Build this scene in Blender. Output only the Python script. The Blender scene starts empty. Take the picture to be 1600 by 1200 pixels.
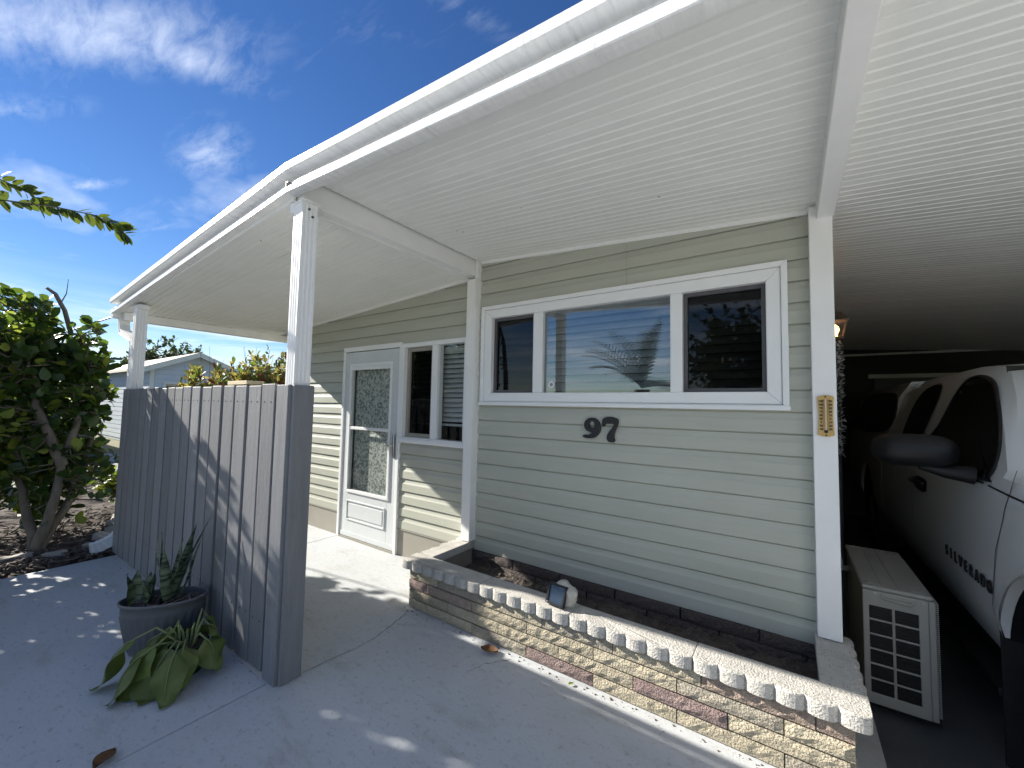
import bpy, bmesh, math, random
import numpy as np
from mathutils import Vector, Matrix, Euler, Quaternion

random.seed(7)
rng = np.random.default_rng(7)
S = bpy.context.scene
COL = S.collection

# ------------------------------------------------------------------ camera
CAM_POS = Vector((0.9727, -2.5673, 1.3845))
YAW, PITCH, ROLL, FPX = 0.6032, 0.0566, 0.0200, 630.13
f0 = Vector((-math.sin(YAW), math.cos(YAW), 0)); r0 = Vector((math.cos(YAW), math.sin(YAW), 0)); u0 = Vector((0, 0, 1))
fw = math.cos(PITCH) * f0 + math.sin(PITCH) * u0
up = -math.sin(PITCH) * f0 + math.cos(PITCH) * u0
rt = math.cos(ROLL) * r0 + math.sin(ROLL) * up
up = -math.sin(ROLL) * r0 + math.cos(ROLL) * up
cd = bpy.data.cameras.new('camera')
cam = bpy.data.objects.new('camera', cd)
cd.sensor_fit = 'HORIZONTAL'; cd.sensor_width = 36.0; cd.lens = FPX / 1600 * 36
cd.clip_start = 0.02; cd.clip_end = 2000
M = Matrix((rt, up, -fw)).transposed().to_4x4(); M.translation = CAM_POS
cam.matrix_world = M
COL.objects.link(cam); S.camera = cam

# ------------------------------------------------------------------ sun, sky, exposure
SUN = Vector((-1.98, -0.515, 1.0)).normalized()          # towards the sun
SUN_EL = math.asin(SUN.z)
SUN_AZ = math.atan2(SUN.x, SUN.y)                         # clockwise from +Y
sd = bpy.data.lights.new('sun', 'SUN'); sd.energy = 4.8; sd.angle = math.radians(0.53); sd.color = (1.0, 0.945, 0.85)
so = bpy.data.objects.new('sun', sd); COL.objects.link(so)
so.rotation_euler = (-SUN).to_track_quat('-Z', 'Y').to_euler(); so.location = SUN * 60
S.view_settings.view_transform = 'Standard'; S.view_settings.look = 'None'
S.view_settings.gamma = 1.0; S.view_settings.use_curve_mapping = False
S.view_settings.exposure = 1.22
S.cycles.max_bounces = 7; S.cycles.diffuse_bounces = 4; S.cycles.glossy_bounces = 4
S.cycles.transmission_bounces = 4; S.cycles.transparent_max_bounces = 8
S.cycles.caustics_reflective = False; S.cycles.caustics_refractive = False
S.cycles.sample_clamp_indirect = 6.0
S.cycles.use_denoising = True

W = bpy.data.worlds.new('World'); S.world = W; W.use_nodes = True
wn, wl = W.node_tree.nodes, W.node_tree.links
wn.clear()
def N(t, **k):
    n = wn.new(t)
    for a, b in k.items(): setattr(n, a, b)
    return n
def wmath(op, a, b=None, c=None, clamp=False):
    n = wn.new('ShaderNodeMath'); n.operation = op; n.use_clamp = clamp
    for i, v in enumerate((a, b, c)):
        if v is None: continue
        if isinstance(v, (int, float)): n.inputs[i].default_value = v
        else: wl.new(v, n.inputs[i])
    return n.outputs[0]
sky = N('ShaderNodeTexSky', sky_type='NISHITA'); sky.sun_disc = False
sky.sun_elevation = SUN_EL; sky.sun_rotation = SUN_AZ
sky.altitude = 0; sky.air_density = 1.0; sky.dust_density = 0.0; sky.ozone_density = 3.0
hs = N('ShaderNodeHueSaturation'); hs.inputs['Hue'].default_value = 0.512; hs.inputs['Saturation'].default_value = 1.22; hs.inputs['Value'].default_value = 0.78
wl.new(sky.outputs[0], hs.inputs['Color'])
tc = N('ShaderNodeTexCoord')
sep = N('ShaderNodeSeparateXYZ'); wl.new(tc.outputs['Generated'], sep.inputs[0])
zz = wmath('MAXIMUM', sep.outputs[2], 0.03)
px = wmath('DIVIDE', sep.outputs[0], zz); py = wmath('DIVIDE', sep.outputs[1], zz)
cmb = N('ShaderNodeCombineXYZ'); wl.new(px, cmb.inputs[0]); wl.new(py, cmb.inputs[1])
def cloud_noise(scale, rot, stretch, detail, rough, dist=0.0, off=(0, 0, 0)):
    mp = N('ShaderNodeMapping'); mp.inputs['Rotation'].default_value = (0, 0, rot); mp.inputs['Scale'].default_value = stretch; mp.inputs['Location'].default_value = off
    wl.new(cmb.outputs[0], mp.inputs[0])
    nz = N('ShaderNodeTexNoise'); nz.inputs['Scale'].default_value = scale; nz.inputs['Detail'].default_value = detail
    nz.inputs['Roughness'].default_value = rough; nz.inputs['Distortion'].default_value = dist
    wl.new(mp.outputs[0], nz.inputs['Vector']); return nz.outputs[0]
fine = cloud_noise(8.0, 0.62, (0.7, 2.2, 1), 9, 0.66, 0.35)
big = cloud_noise(1.1, 0.25, (0.55, 1.5, 1), 5, 0.55, 0.2, (3.1, 1.7, 0))
wisp = cloud_noise(3.0, -0.35, (0.35, 2.2, 1), 7, 0.6, 0.8, (0.4, 8.0, 0))
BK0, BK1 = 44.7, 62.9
# patches of altocumulus where they stand in the sky: (centre on the plane z=1, half sizes, rotation, weight)
PATCH = [((-1.56, 0.19), (0.50, 0.16), 0.62, 0.9), ((-1.44, 0.36), (0.24, 0.13), 1.0, 0.85), ((-1.72, 0.04), (0.32, 0.16), 0.2, 0.8),
         ((-1.94, 0.60), (0.33, 0.125), -0.1, 0.72), ((-2.72, 0.37), (0.26, 0.055), 0.35, 0.75), ((-2.2, 0.12), (0.32, 0.07), 0.5, 0.5), ((-3.0, 0.72), (0.4, 0.04), 0.25, 0.4),
         ((-0.66, 0.72), (0.22, 0.05), 1.15, 0.35), ((-0.9, 0.62), (0.25, 0.06), 0.6, 0.22)]
mask = None
for (cx, cy), (hx, hy), ro, wt in PATCH:
    mp = N('ShaderNodeMapping', vector_type='TEXTURE'); mp.inputs['Location'].default_value = (cx, cy, 0)
    mp.inputs['Rotation'].default_value = (0, 0, ro); mp.inputs['Scale'].default_value = (hx, hy, 1)
    wl.new(cmb.outputs[0], mp.inputs[0])
    ln = N('ShaderNodeVectorMath', operation='LENGTH'); wl.new(mp.outputs[0], ln.inputs[0])
    m = wmath('SUBTRACT', 1.25, ln.outputs['Value']); m = wmath('MULTIPLY', m, wt); m = wmath('MAXIMUM', m, 0.0)
    mask = m if mask is None else wmath('MAXIMUM', mask, m)
t1 = wmath('ADD', wmath('MULTIPLY', mask, 0.42), fine)
t1 = wmath('MULTIPLY', wmath('SUBTRACT', t1, 0.55), 1.15, clamp=True)
t1 = wmath('MULTIPLY', t1, wmath('MINIMUM', wmath('MULTIPLY', mask, 1.1), 0.85))
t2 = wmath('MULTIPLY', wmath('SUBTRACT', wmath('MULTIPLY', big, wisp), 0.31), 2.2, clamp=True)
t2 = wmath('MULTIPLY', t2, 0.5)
# broken cloud added mostly out of view, to brighten the shade
fill_bank = cloud_noise(0.42, 0.2, (1, 1.3, 1), 6, 0.56, 0.3, (BK0, BK1, 0))
t4 = wmath('MULTIPLY', wmath('SUBTRACT', fill_bank, 0.48), 5.0, clamp=True)
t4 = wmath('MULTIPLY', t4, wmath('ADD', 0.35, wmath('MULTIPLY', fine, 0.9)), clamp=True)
# thin bright streaks low over the horizon
low = wmath('SUBTRACT', 1.0, wmath('MULTIPLY', wmath('ABSOLUTE', wmath('SUBTRACT', sep.outputs[2], 0.11)), 9.0), clamp=True)
wl2 = N('ShaderNodeTexNoise'); wl2.inputs['Scale'].default_value = 3.0; wl2.inputs['Detail'].default_value = 6
mpz = N('ShaderNodeMapping'); mpz.inputs['Scale'].default_value = (1.2, 1.2, 11.0); wl.new(tc.outputs['Generated'], mpz.inputs[0]); wl.new(mpz.outputs[0], wl2.inputs['Vector'])
t3 = wmath('MULTIPLY', wmath('MULTIPLY', wmath('SUBTRACT', wl2.outputs[0], 0.42), 2.6, clamp=True), low)
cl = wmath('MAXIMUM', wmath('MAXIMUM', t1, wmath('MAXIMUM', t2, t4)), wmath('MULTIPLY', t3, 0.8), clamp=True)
cl = wmath('MULTIPLY', cl, wmath('MULTIPLY', wmath('ADD', sep.outputs[2], 0.005), 60, clamp=True))
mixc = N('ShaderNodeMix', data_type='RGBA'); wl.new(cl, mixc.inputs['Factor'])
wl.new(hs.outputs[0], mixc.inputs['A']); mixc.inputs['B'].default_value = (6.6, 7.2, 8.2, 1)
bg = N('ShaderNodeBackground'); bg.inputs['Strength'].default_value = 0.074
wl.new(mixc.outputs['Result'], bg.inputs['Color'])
out = N('ShaderNodeOutputWorld'); wl.new(bg.outputs[0], out.inputs[0])

# ------------------------------------------------------------------ mesh helpers
WLOC = {}
def tag(o, label=None, cat=None, group=None, kind=None):
    if label: o['label'] = label
    if cat: o['category'] = cat
    if group: o['group'] = group
    if kind: o['kind'] = kind
    return o
def set_parent(o, parent):
    if parent is None: return
    o.parent = parent
    o.matrix_parent_inverse = Matrix.Translation(-WLOC.get(parent.name, Vector((0, 0, 0))))
def thing(name, loc, label, cat, group=None, kind=None):
    o = bpy.data.objects.new(name, None); o.location = loc; o.empty_display_size = 0.1
    COL.objects.link(o); WLOC[o.name] = Vector(loc)
    return tag(o, label, cat, group, kind)
def link(name, me, mats, parent=None, loc=(0, 0, 0), rot=None, bevel=0, seg=2, kind=None, label=None):
    o = bpy.data.objects.new(name, me); COL.objects.link(o)
    if mats is not None and len(me.materials) == 0:
        for m in (mats if isinstance(mats, (list, tuple)) else [mats]): me.materials.append(m)
    o.location = loc; WLOC[o.name] = Vector(loc)
    if rot is not None: o.rotation_euler = rot
    set_parent(o, parent)
    if bevel:
        b = o.modifiers.new('bevel', 'BEVEL'); b.width = bevel; b.segments = seg; b.limit_method = 'ANGLE'; b.angle_limit = math.radians(40)
    if kind: o['kind'] = kind
    if label: o['label'] = label
    return o
class MB:
    def __init__(s): s.v = []; s.f = []; s.mi = []; s.cur = 0
    def add(s, vs, fs):
        b = len(s.v); s.v += [tuple(p) for p in vs]
        for f in fs: s.f.append(tuple(i + b for i in f)); s.mi.append(s.cur)
        return s
    def box(s, x0, x1, y0, y1, z0, z1):
        return s.add([(x0, y0, z0), (x1, y0, z0), (x1, y1, z0), (x0, y1, z0), (x0, y0, z1), (x1, y0, z1), (x1, y1, z1), (x0, y1, z1)],
                     [(0, 3, 2, 1), (4, 5, 6, 7), (0, 1, 5, 4), (1, 2, 6, 5), (2, 3, 7, 6), (3, 0, 4, 7)])
    def prism(s, ring0, ring1, cap=True):
        n = len(ring0)
        fs = [(i, (i + 1) % n, n + (i + 1) % n, n + i) for i in range(n)]
        if cap: fs += [tuple(range(n - 1, -1, -1)), tuple(range(n, 2 * n))]
        return s.add(list(ring0) + list(ring1), fs)
    def strip(s, rings, closed=False):
        n = len(rings[0]); vs = [p for r in rings for p in r]; fs = []
        for k in range(len(rings) - 1):
            for i in range(n if closed else n - 1):
                j = (i + 1) % n
                fs.append((k * n + i, k * n + j, (k + 1) * n + j, (k + 1) * n + i))
        return s.add(vs, fs)
    def tube(s, pts, rad, n=8, cap=True):
        pts = [Vector(p) for p in pts]
        rad = [float(q) for q in rad] if isinstance(rad, (list, tuple)) else [float(rad)] * len(pts)
        rings = []; prev = None
        for i, p in enumerate(pts):
            d = (pts[min(i + 1, len(pts) - 1)] - pts[max(i - 1, 0)])
            if d.length < 1e-9: d = Vector((0, 0, 1))
            d.normalize()
            a = prev if prev is not None else (Vector((1, 0, 0)) if abs(d.x) < 0.8 else Vector((0, 1, 0)))
            a = (a - d * a.dot(d))
            if a.length < 1e-6: a = d.orthogonal()
            a.normalize(); b = d.cross(a); prev = a
            rings.append([p + rad[i] * (math.cos(2 * math.pi * k / n) * a + math.sin(2 * math.pi * k / n) * b) for k in range(n)])
        s.strip(rings, closed=True)
        if cap:
            b = len(s.v)
            s.add(rings[0], [tuple(range(n - 1, -1, -1))]); s.add(rings[-1], [tuple(range(n))])
        return s
    def mesh(s, name, smooth=False):
        me = bpy.data.meshes.new(name); me.from_pydata(s.v, [], s.f); me.update()
        if any(s.mi): me.polygons.foreach_set('material_index', s.mi)
        if smooth: me.polygons.foreach_set('use_smooth', [True] * len(me.polygons))
        return me
    def build(s, name, mats, parent=None, smooth=False, **k):
        return link(name, s.mesh(name, smooth), mats, parent, **k)
def boxo(name, mat, parent, x0, x1, y0, y1, z0, z1, **k):
    return MB().box(x0, x1, y0, y1, z0, z1).build(name, mat, parent, **k)

# ------------------------------------------------------------------ materials
def mat(name, col, rough=0.6, var=0.08, scale=4.0, bump=0.0, bscale=60.0, spec=0.4, metal=0.0, col2=None, stretch=(1, 1, 1), rnd=0.0, detail=5, coat=0.0, local=False, bdist=0.01):
    m = bpy.data.materials.new(name); m.use_nodes = True
    n, l = m.node_tree.nodes, m.node_tree.links
    p = n['Principled BSDF']; p.inputs['Roughness'].default_value = rough; p.inputs['Metallic'].default_value = metal
    p.inputs['Specular IOR Level'].default_value = spec; p.inputs['Coat Weight'].default_value = coat
    if local: src = n.new('ShaderNodeTexCoord').outputs['Object']
    else: src = n.new('ShaderNodeNewGeometry').outputs['Position']
    mp = n.new('ShaderNodeMapping'); mp.inputs['Scale'].default_value = stretch; l.new(src, mp.inputs[0])
    nz = n.new('ShaderNodeTexNoise'); nz.inputs['Scale'].default_value = scale; nz.inputs['Detail'].default_value = detail; nz.inputs['Roughness'].default_value = 0.6
    l.new(mp.outputs[0], nz.inputs['Vector'])
    c = Vector(col[:3]); c2 = Vector(col2[:3]) if col2 else None
    rp = n.new('ShaderNodeValToRGB'); e = rp.color_ramp.elements
    e[0].position = 0.3; e[1].position = 0.7
    a = c * (1 - var) if c2 is None else c; b = c * (1 + var) if c2 is None else c2
    e[0].color = (*a, 1); e[1].color = (*b, 1)
    l.new(nz.outputs[0], rp.inputs[0]); co = rp.outputs[0]
    if rnd:
        oi = n.new('ShaderNodeObjectInfo'); mr = n.new('ShaderNodeMapRange'); mr.inputs['To Min'].default_value = 1 - rnd; mr.inputs['To Max'].default_value = 1 + rnd
        l.new(oi.outputs['Random'], mr.inputs[0]); mx = n.new('ShaderNodeVectorMath'); mx.operation = 'SCALE'; l.new(co, mx.inputs[0]); l.new(mr.outputs[0], mx.inputs['Scale']); co = mx.outputs[0]
    l.new(co, p.inputs['Base Color'])
    if bump:
        nb = n.new('ShaderNodeTexNoise'); nb.inputs['Scale'].default_value = bscale; nb.inputs['Detail'].default_value = 6
        l.new(mp.outputs[0], nb.inputs['Vector'])
        bp = n.new('ShaderNodeBump'); bp.inputs['Strength'].default_value = bump; bp.inputs['Distance'].default_value = bdist
        l.new(nb.outputs[0], bp.inputs['Height']); l.new(bp.outputs[0], p.inputs['Normal'])
    return m
def nodes_of(m):
    return m.node_tree.nodes, m.node_tree.links, m.node_tree.nodes['Principled BSDF']
def add_specks(m, scale, thr, col, amount=1.0, size=0.5):
    """small spots (dirt, pits) of their own shape over a material"""
    n, l, p = nodes_of(m)
    g = n.new('ShaderNodeNewGeometry'); vo = n.new('ShaderNodeTexVoronoi'); vo.inputs['Scale'].default_value = scale
    l.new(g.outputs['Position'], vo.inputs['Vector'])
    sc = n.new('ShaderNodeSeparateColor'); l.new(vo.outputs['Color'], sc.inputs[0])
    a = n.new('ShaderNodeMath'); a.operation = 'LESS_THAN'; a.inputs[1].default_value = thr; l.new(sc.outputs[0], a.inputs[0])
    b = n.new('ShaderNodeMapRange'); b.inputs['From Min'].default_value = size * 0.6; b.inputs['From Max'].default_value = size; b.inputs['To Min'].default_value = amount; b.inputs['To Max'].default_value = 0
    l.new(vo.outputs['Distance'], b.inputs[0])
    c = n.new('ShaderNodeMath'); c.operation = 'MULTIPLY'; l.new(a.outputs[0], c.inputs[0]); l.new(b.outputs[0], c.inputs[1])
    old = p.inputs['Base Color'].links[0].from_socket
    mx = n.new('ShaderNodeMix'); mx.data_type = 'RGBA'; l.new(c.outputs[0], mx.inputs['Factor']); l.new(old, mx.inputs['A']); mx.inputs['B'].default_value = (*col, 1)
    l.new(mx.outputs['Result'], p.inputs['Base Color'])
def add_stain(m, scale, lo, hi, col, amount=0.5, stretch=(1, 1, 1), detail=8):
    n, l, p = nodes_of(m)
    g = n.new('ShaderNodeNewGeometry'); mp = n.new('ShaderNodeMapping'); mp.inputs['Scale'].default_value = stretch; l.new(g.outputs['Position'], mp.inputs[0])
    nz = n.new('ShaderNodeTexNoise'); nz.inputs['Scale'].default_value = scale; nz.inputs['Detail'].default_value = detail; nz.inputs['Roughness'].default_value = 0.68
    l.new(mp.outputs[0], nz.inputs['Vector'])
    b = n.new('ShaderNodeMapRange'); b.inputs['From Min'].default_value = lo; b.inputs['From Max'].default_value = hi; b.inputs['To Max'].default_value = amount
    l.new(nz.outputs[0], b.inputs[0])
    old = p.inputs['Base Color'].links[0].from_socket
    mx = n.new('ShaderNodeMix'); mx.data_type = 'RGBA'; l.new(b.outputs[0], mx.inputs['Factor']); l.new(old, mx.inputs['A']); mx.inputs['B'].default_value = (*col, 1)
    l.new(mx.outputs['Result'], p.inputs['Base Color'])

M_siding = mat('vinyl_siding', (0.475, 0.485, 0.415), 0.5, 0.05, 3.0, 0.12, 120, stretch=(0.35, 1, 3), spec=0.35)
add_stain(M_siding, 1.6, 0.55, 0.75, (0.42, 0.41, 0.33), 0.35, (0.6, 1, 1.6))
M_white = mat('white_trim_paint', (0.87, 0.87, 0.855), 0.4, 0.03, 5.0, 0.04, 80)
add_specks(M_white, 9.0, 0.10, (0.45, 0.43, 0.38), 0.6, 0.05)
M_fascia = mat('white_aluminium_fascia', (0.87, 0.87, 0.86), 0.35, 0.06, 6.0, 0.5, 9, stretch=(7.0, 1, 0.8), bdist=0.006)
add_stain(M_fascia, 5.0, 0.55, 0.72, (0.52, 0.52, 0.50), 0.55, (6.0, 1, 1.2))
M_ceil = mat('ceiling_pan_paint', (0.86, 0.865, 0.83), 0.45, 0.03, 2.5, 0.05, 90)
add_specks(M_ceil, 7.0, 0.24, (0.12, 0.11, 0.09), 0.85, 0.05)
add_stain(M_ceil, 2.2, 0.58, 0.78, (0.72, 0.71, 0.66), 0.5, (0.4, 2.0, 1))
M_roof = mat('roof_top_metal', (0.66, 0.66, 0.64), 0.5, 0.1, 3.0)
M_vinylwin = mat('window_frame_vinyl', (0.86, 0.87, 0.87), 0.3, 0.015, 4.0)
M_dark = mat('dark_interior', (0.03, 0.03, 0.03), 0.8, 0.2)
M_screen = mat('screen_frame', (0.10, 0.10, 0.11), 0.5)
M_blind = mat('blind_slat_white', (0.62, 0.63, 0.62), 0.5, 0.03)
M_skirt = mat('skirting_metal', (0.34, 0.325, 0.28), 0.5, 0.07, 3.0, 0.05, 60)
M_door = mat('storm_door_paint', (0.66, 0.69, 0.70), 0.35, 0.03, 4.0)
M_black = mat('black_metal', (0.012, 0.013, 0.016), 0.4, 0.2)
M_chrome = mat('brushed_nickel', (0.45, 0.44, 0.42), 0.3, 0.05, metal=0.9)
M_fence = mat('fence_paint_grey', (0.208, 0.212, 0.222), 0.55, 0.12, 5.0, 0.35, 45, stretch=(6, 6, 0.4), rnd=0.16)
add_stain(M_fence, 9.0, 0.58, 0.74, (0.14, 0.14, 0.145), 0.5, (2, 2, 0.4))
add_stain(M_fence, 14.0, 0.66, 0.74, (0.34, 0.33, 0.31), 0.45, (1.5, 1.5, 0.25))
M_rawwood = mat('bare_lumber', (0.62, 0.52, 0.33), 0.7, 0.12, 6.0, 0.2, 60, stretch=(0.6, 5, 5))
M_conc = mat('painted_concrete', (0.515, 0.535, 0.552), 0.75, 0.05, 2.2, 0.22, 70, spec=0.25, detail=8, bdist=0.006)
add_stain(M_conc, 1.1, 0.48, 0.68, (0.40, 0.40, 0.38), 0.6)
add_stain(M_conc, 3.2, 0.55, 0.66, (0.36, 0.355, 0.33), 0.5, (0.6, 1.6, 1), 10)
add_stain(M_conc, 9.0, 0.58, 0.70, (0.30, 0.30, 0.28), 0.5, (1, 2.2, 1))
add_stain(M_conc, 26.0, 0.56, 0.66, (0.25, 0.25, 0.24), 0.5, (1, 1.5, 1))
add_stain(M_conc, 90.0, 0.58, 0.66, (0.24, 0.24, 0.23), 0.45)
add_specks(M_conc, 14.0, 0.14, (0.10, 0.09, 0.08), 0.75, 0.09)
M_crack = mat('crack_dirt', (0.09, 0.085, 0.075), 0.9, 0.3)
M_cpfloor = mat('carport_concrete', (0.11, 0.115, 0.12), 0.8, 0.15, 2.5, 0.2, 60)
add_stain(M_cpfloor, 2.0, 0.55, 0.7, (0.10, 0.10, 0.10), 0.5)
M_road = mat('street_asphalt', (0.24, 0.24, 0.235), 0.85, 0.12, 2.0, 0.3, 60)
M_lawn = mat('lawn_soil', (0.10, 0.12, 0.04), 0.9, 0.3, 1.5, 0.5, 30, col2=(0.20, 0.17, 0.09))
M_mulch = mat('mulch', (0.045, 0.032, 0.024), 0.95, 0.4, 8.0, 0.8, 40, col2=(0.12, 0.09, 0.07))
M_chip = mat('bark_chip', (0.06, 0.045, 0.035), 0.9, 0.4, 20.0, 0.3, 60, col2=(0.16, 0.13, 0.11))
M_stone = mat('edging_stone', (0.30, 0.27, 0.24), 0.85, 0.2, 6.0, 0.6, 25, rnd=0.25, col2=(0.42, 0.38, 0.34))
M_cap = mat('cap_concrete', (0.52, 0.50, 0.46), 0.9, 0.12, 14.0, 0.75, 120, bdist=0.012)
add_specks(M_cap, 85.0, 0.34, (0.26, 0.24, 0.21), 0.65, 0.40)
add_stain(M_cap, 5.0, 0.55, 0.75, (0.36, 0.34, 0.31), 0.45)
def brickmat(name, c, c2): 
    m = mat(name, c, 0.9, 0.2, 55.0, 1.0, 120, col2=c2, rnd=0.12, bdist=0.022); add_specks(m, 130.0, 0.3, tuple(q * 0.45 for q in c), 0.6, 0.45); return m
M_bricks = [brickmat('split_brick_tan', (0.46, 0.395, 0.28), (0.58, 0.52, 0.39)), brickmat('split_brick_maroon', (0.25, 0.175, 0.16), (0.38, 0.29, 0.265)),
            brickmat('split_brick_grey', (0.36, 0.32, 0.25), (0.50, 0.45, 0.36)), brickmat('split_brick_rose', (0.36, 0.27, 0.22), (0.48, 0.39, 0.31)),
            brickmat('dark_inner_brick', (0.085, 0.07, 0.065), (0.15, 0.125, 0.115))]
M_mortar = mat('mortar', (0.27, 0.24, 0.20), 0.95, 0.15, 12, 0.5, 50)
M_soil = mat('planter_soil', (0.07, 0.058, 0.048), 0.95, 0.4, 20.0, 1.0, 45, col2=(0.13, 0.11, 0.095), bdist=0.03)
M_leafA = mat('clusia_leaf', (0.022, 0.050, 0.014), 0.35, 0.3, 3.0, spec=0.5, col2=(0.050, 0.095, 0.022))
M_leafY = mat('yellow_green_leaf', (0.16, 0.22, 0.03), 0.4, 0.3, 4.0, col2=(0.26, 0.30, 0.05))
M_bark = mat('grey_bark', (0.17, 0.145, 0.115), 0.9, 0.3, 9.0, 0.6, 40, stretch=(2, 2, 0.6))
def translucent(m, k=0.35, col=(0.10, 0.16, 0.02)):
    n, l, p = nodes_of(m); o = [x for x in n if x.type == 'OUTPUT_MATERIAL'][0]
    t = n.new('ShaderNodeBsdfTranslucent'); t.inputs[0].default_value = (*col, 1)
    mx = n.new('ShaderNodeMixShader'); mx.inputs[0].default_value = k
    l.new(p.outputs[0], mx.inputs[1]); l.new(t.outputs[0], mx.inputs[2]); l.new(mx.outputs[0], o.inputs[0])
    return m
translucent(M_leafA, 0.3, (0.16, 0.26, 0.03)); translucent(M_leafY, 0.4, (0.35, 0.42, 0.06))
def glass(name, refl=0.25, tint=(0.75, 0.8, 0.8), rough=0.0):
    m = bpy.data.materials.new(name); m.use_nodes = True; n, l = m.node_tree.nodes, m.node_tree.links; n.clear()
    o = n.new('ShaderNodeOutputMaterial'); t = n.new('ShaderNodeBsdfTransparent'); t.inputs[0].default_value = (*tint, 1)
    g = n.new('ShaderNodeBsdfGlossy'); g.inputs['Roughness'].default_value = rough
    fr = n.new('ShaderNodeLayerWeight')          # Schlick reflectance, the same from both sides of the pane
    pw = n.new('ShaderNodeMath'); pw.operation = 'POWER'; pw.inputs[1].default_value = 5.0; l.new(fr.outputs['Facing'], pw.inputs[0])
    a = n.new('ShaderNodeMath'); a.operation = 'MULTIPLY_ADD'; a.use_clamp = True; a.inputs[1].default_value = 0.9 - refl; a.inputs[2].default_value = refl
    l.new(pw.outputs[0], a.inputs[0])
    mx = n.new('ShaderNodeMixShader'); l.new(a.outputs[0], mx.inputs[0]); l.new(t.outputs[0], mx.inputs[1]); l.new(g.outputs[0], mx.inputs[2]); l.new(mx.outputs[0], o.inputs[0])
    return m
M_glass = glass('window_glass', 0.17, (0.74, 0.78, 0.80))
M_glass_clear = glass('clear_window_glass', 0.07, (0.93, 0.95, 0.95))
M_glass_scr = glass('screened_window_glass', 0.04, (0.33, 0.34, 0.35), 0.02)
M_glass_door = glass('door_glass', 0.035, (0.93, 0.94, 0.93))

# ================================================================== ground and paving
GF = -0.17
boxo('ground', M_lawn, None, -300, 300, -300, 300, -0.6, -0.21)['kind'] = 'structure'
patio = boxo('patio', M_crack, None, -3.985, 1.265, -9.0, 0.02, -0.2, -0.022); patio['kind'] = 'structure'
G = 0.004
def slab_panel(x0, x1, y0, y1):
    boxo('slab_panel', M_conc, patio, x0 + G, x1 - G, y0 + G, y1 - G, -0.1, 0.0, bevel=0.003, seg=1)
slab_panel(-3.99, -1.17, -3.6, -1.53); slab_panel(-3.99, -2.97, -1.53 - 2 * G, 0.02)
slab_panel(-3.99, -1.17, -9.0, -3.6); slab_panel(-1.17, 1.27, -9.0, -3.6)
Lp = [(-2.97 + G, .02), (-2.97 + G, -1.53 - G), (-1.17 + G, -1.53 - G), (-1.17 + G, -3.6 + G), (1.27 - G, -3.6 + G), (1.27 - G, .02)]
MB().prism([(x, y, -.1) for x, y in Lp], [(x, y, 0.0) for x, y in Lp]).build('slab_panel', M_conc, patio)
def crack(pts, w=0.004):
    m = MB(); P = []
    for a, b in zip(pts[:-1], pts[1:]):
        for t in np.linspace(0, 1, 7)[:-1]:
            P.append((a[0] + (b[0] - a[0]) * t + random.uniform(-.006, .006), a[1] + (b[1] - a[1]) * t + random.uniform(-.006, .006)))
    P.append(pts[-1]); L, R = [], []
    for i, p in enumerate(P):
        q = P[min(i + 1, len(P) - 1)]; o = P[max(i - 1, 0)]
        d = Vector((q[0] - o[0], q[1] - o[1])).normalized(); h = w * random.uniform(.15, .6) * (0.4 if i in (0, len(P) - 1) else 1)
        L.append((p[0] - d.y * h, p[1] + d.x * h, 0.0016)); R.append((p[0] + d.y * h, p[1] - d.x * h, 0.0016))
    m.strip([[a, b] for a, b in zip(L, R)]); m.build('crack', M_crack, patio)
crack([(-1.115, -1.415), (-1.07, -1.10), (-1.085, -0.92), (-1.13, -0.74), (-1.165, -0.64)])
crack([(-1.10, -0.80), (-1.02, -0.76), (-0.98, -0.70)], 0.003)
crack([(-0.44, -0.90), (-0.40, -0.78), (-0.335, -0.70), (-0.31, -0.66)])
crack([(-1.9, -2.55), (-1.5, -2.45), (-1.22, -2.52)], 0.003)
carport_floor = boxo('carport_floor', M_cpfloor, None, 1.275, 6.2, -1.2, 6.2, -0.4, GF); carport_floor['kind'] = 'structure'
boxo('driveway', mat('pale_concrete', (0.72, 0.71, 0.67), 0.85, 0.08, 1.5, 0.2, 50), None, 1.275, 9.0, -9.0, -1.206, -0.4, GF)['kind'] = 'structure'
boxo('street', mat('concrete_street', (0.62, 0.60, 0.55), 0.85, 0.1, 1.0), None, -60, 60, -17, -9.05, -0.5, -0.19)['kind'] = 'structure'
boxo('side_road', M_road, None, -15.2, -10.2, -9.0, 60, -0.5, -0.19)['kind'] = 'structure'
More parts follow.
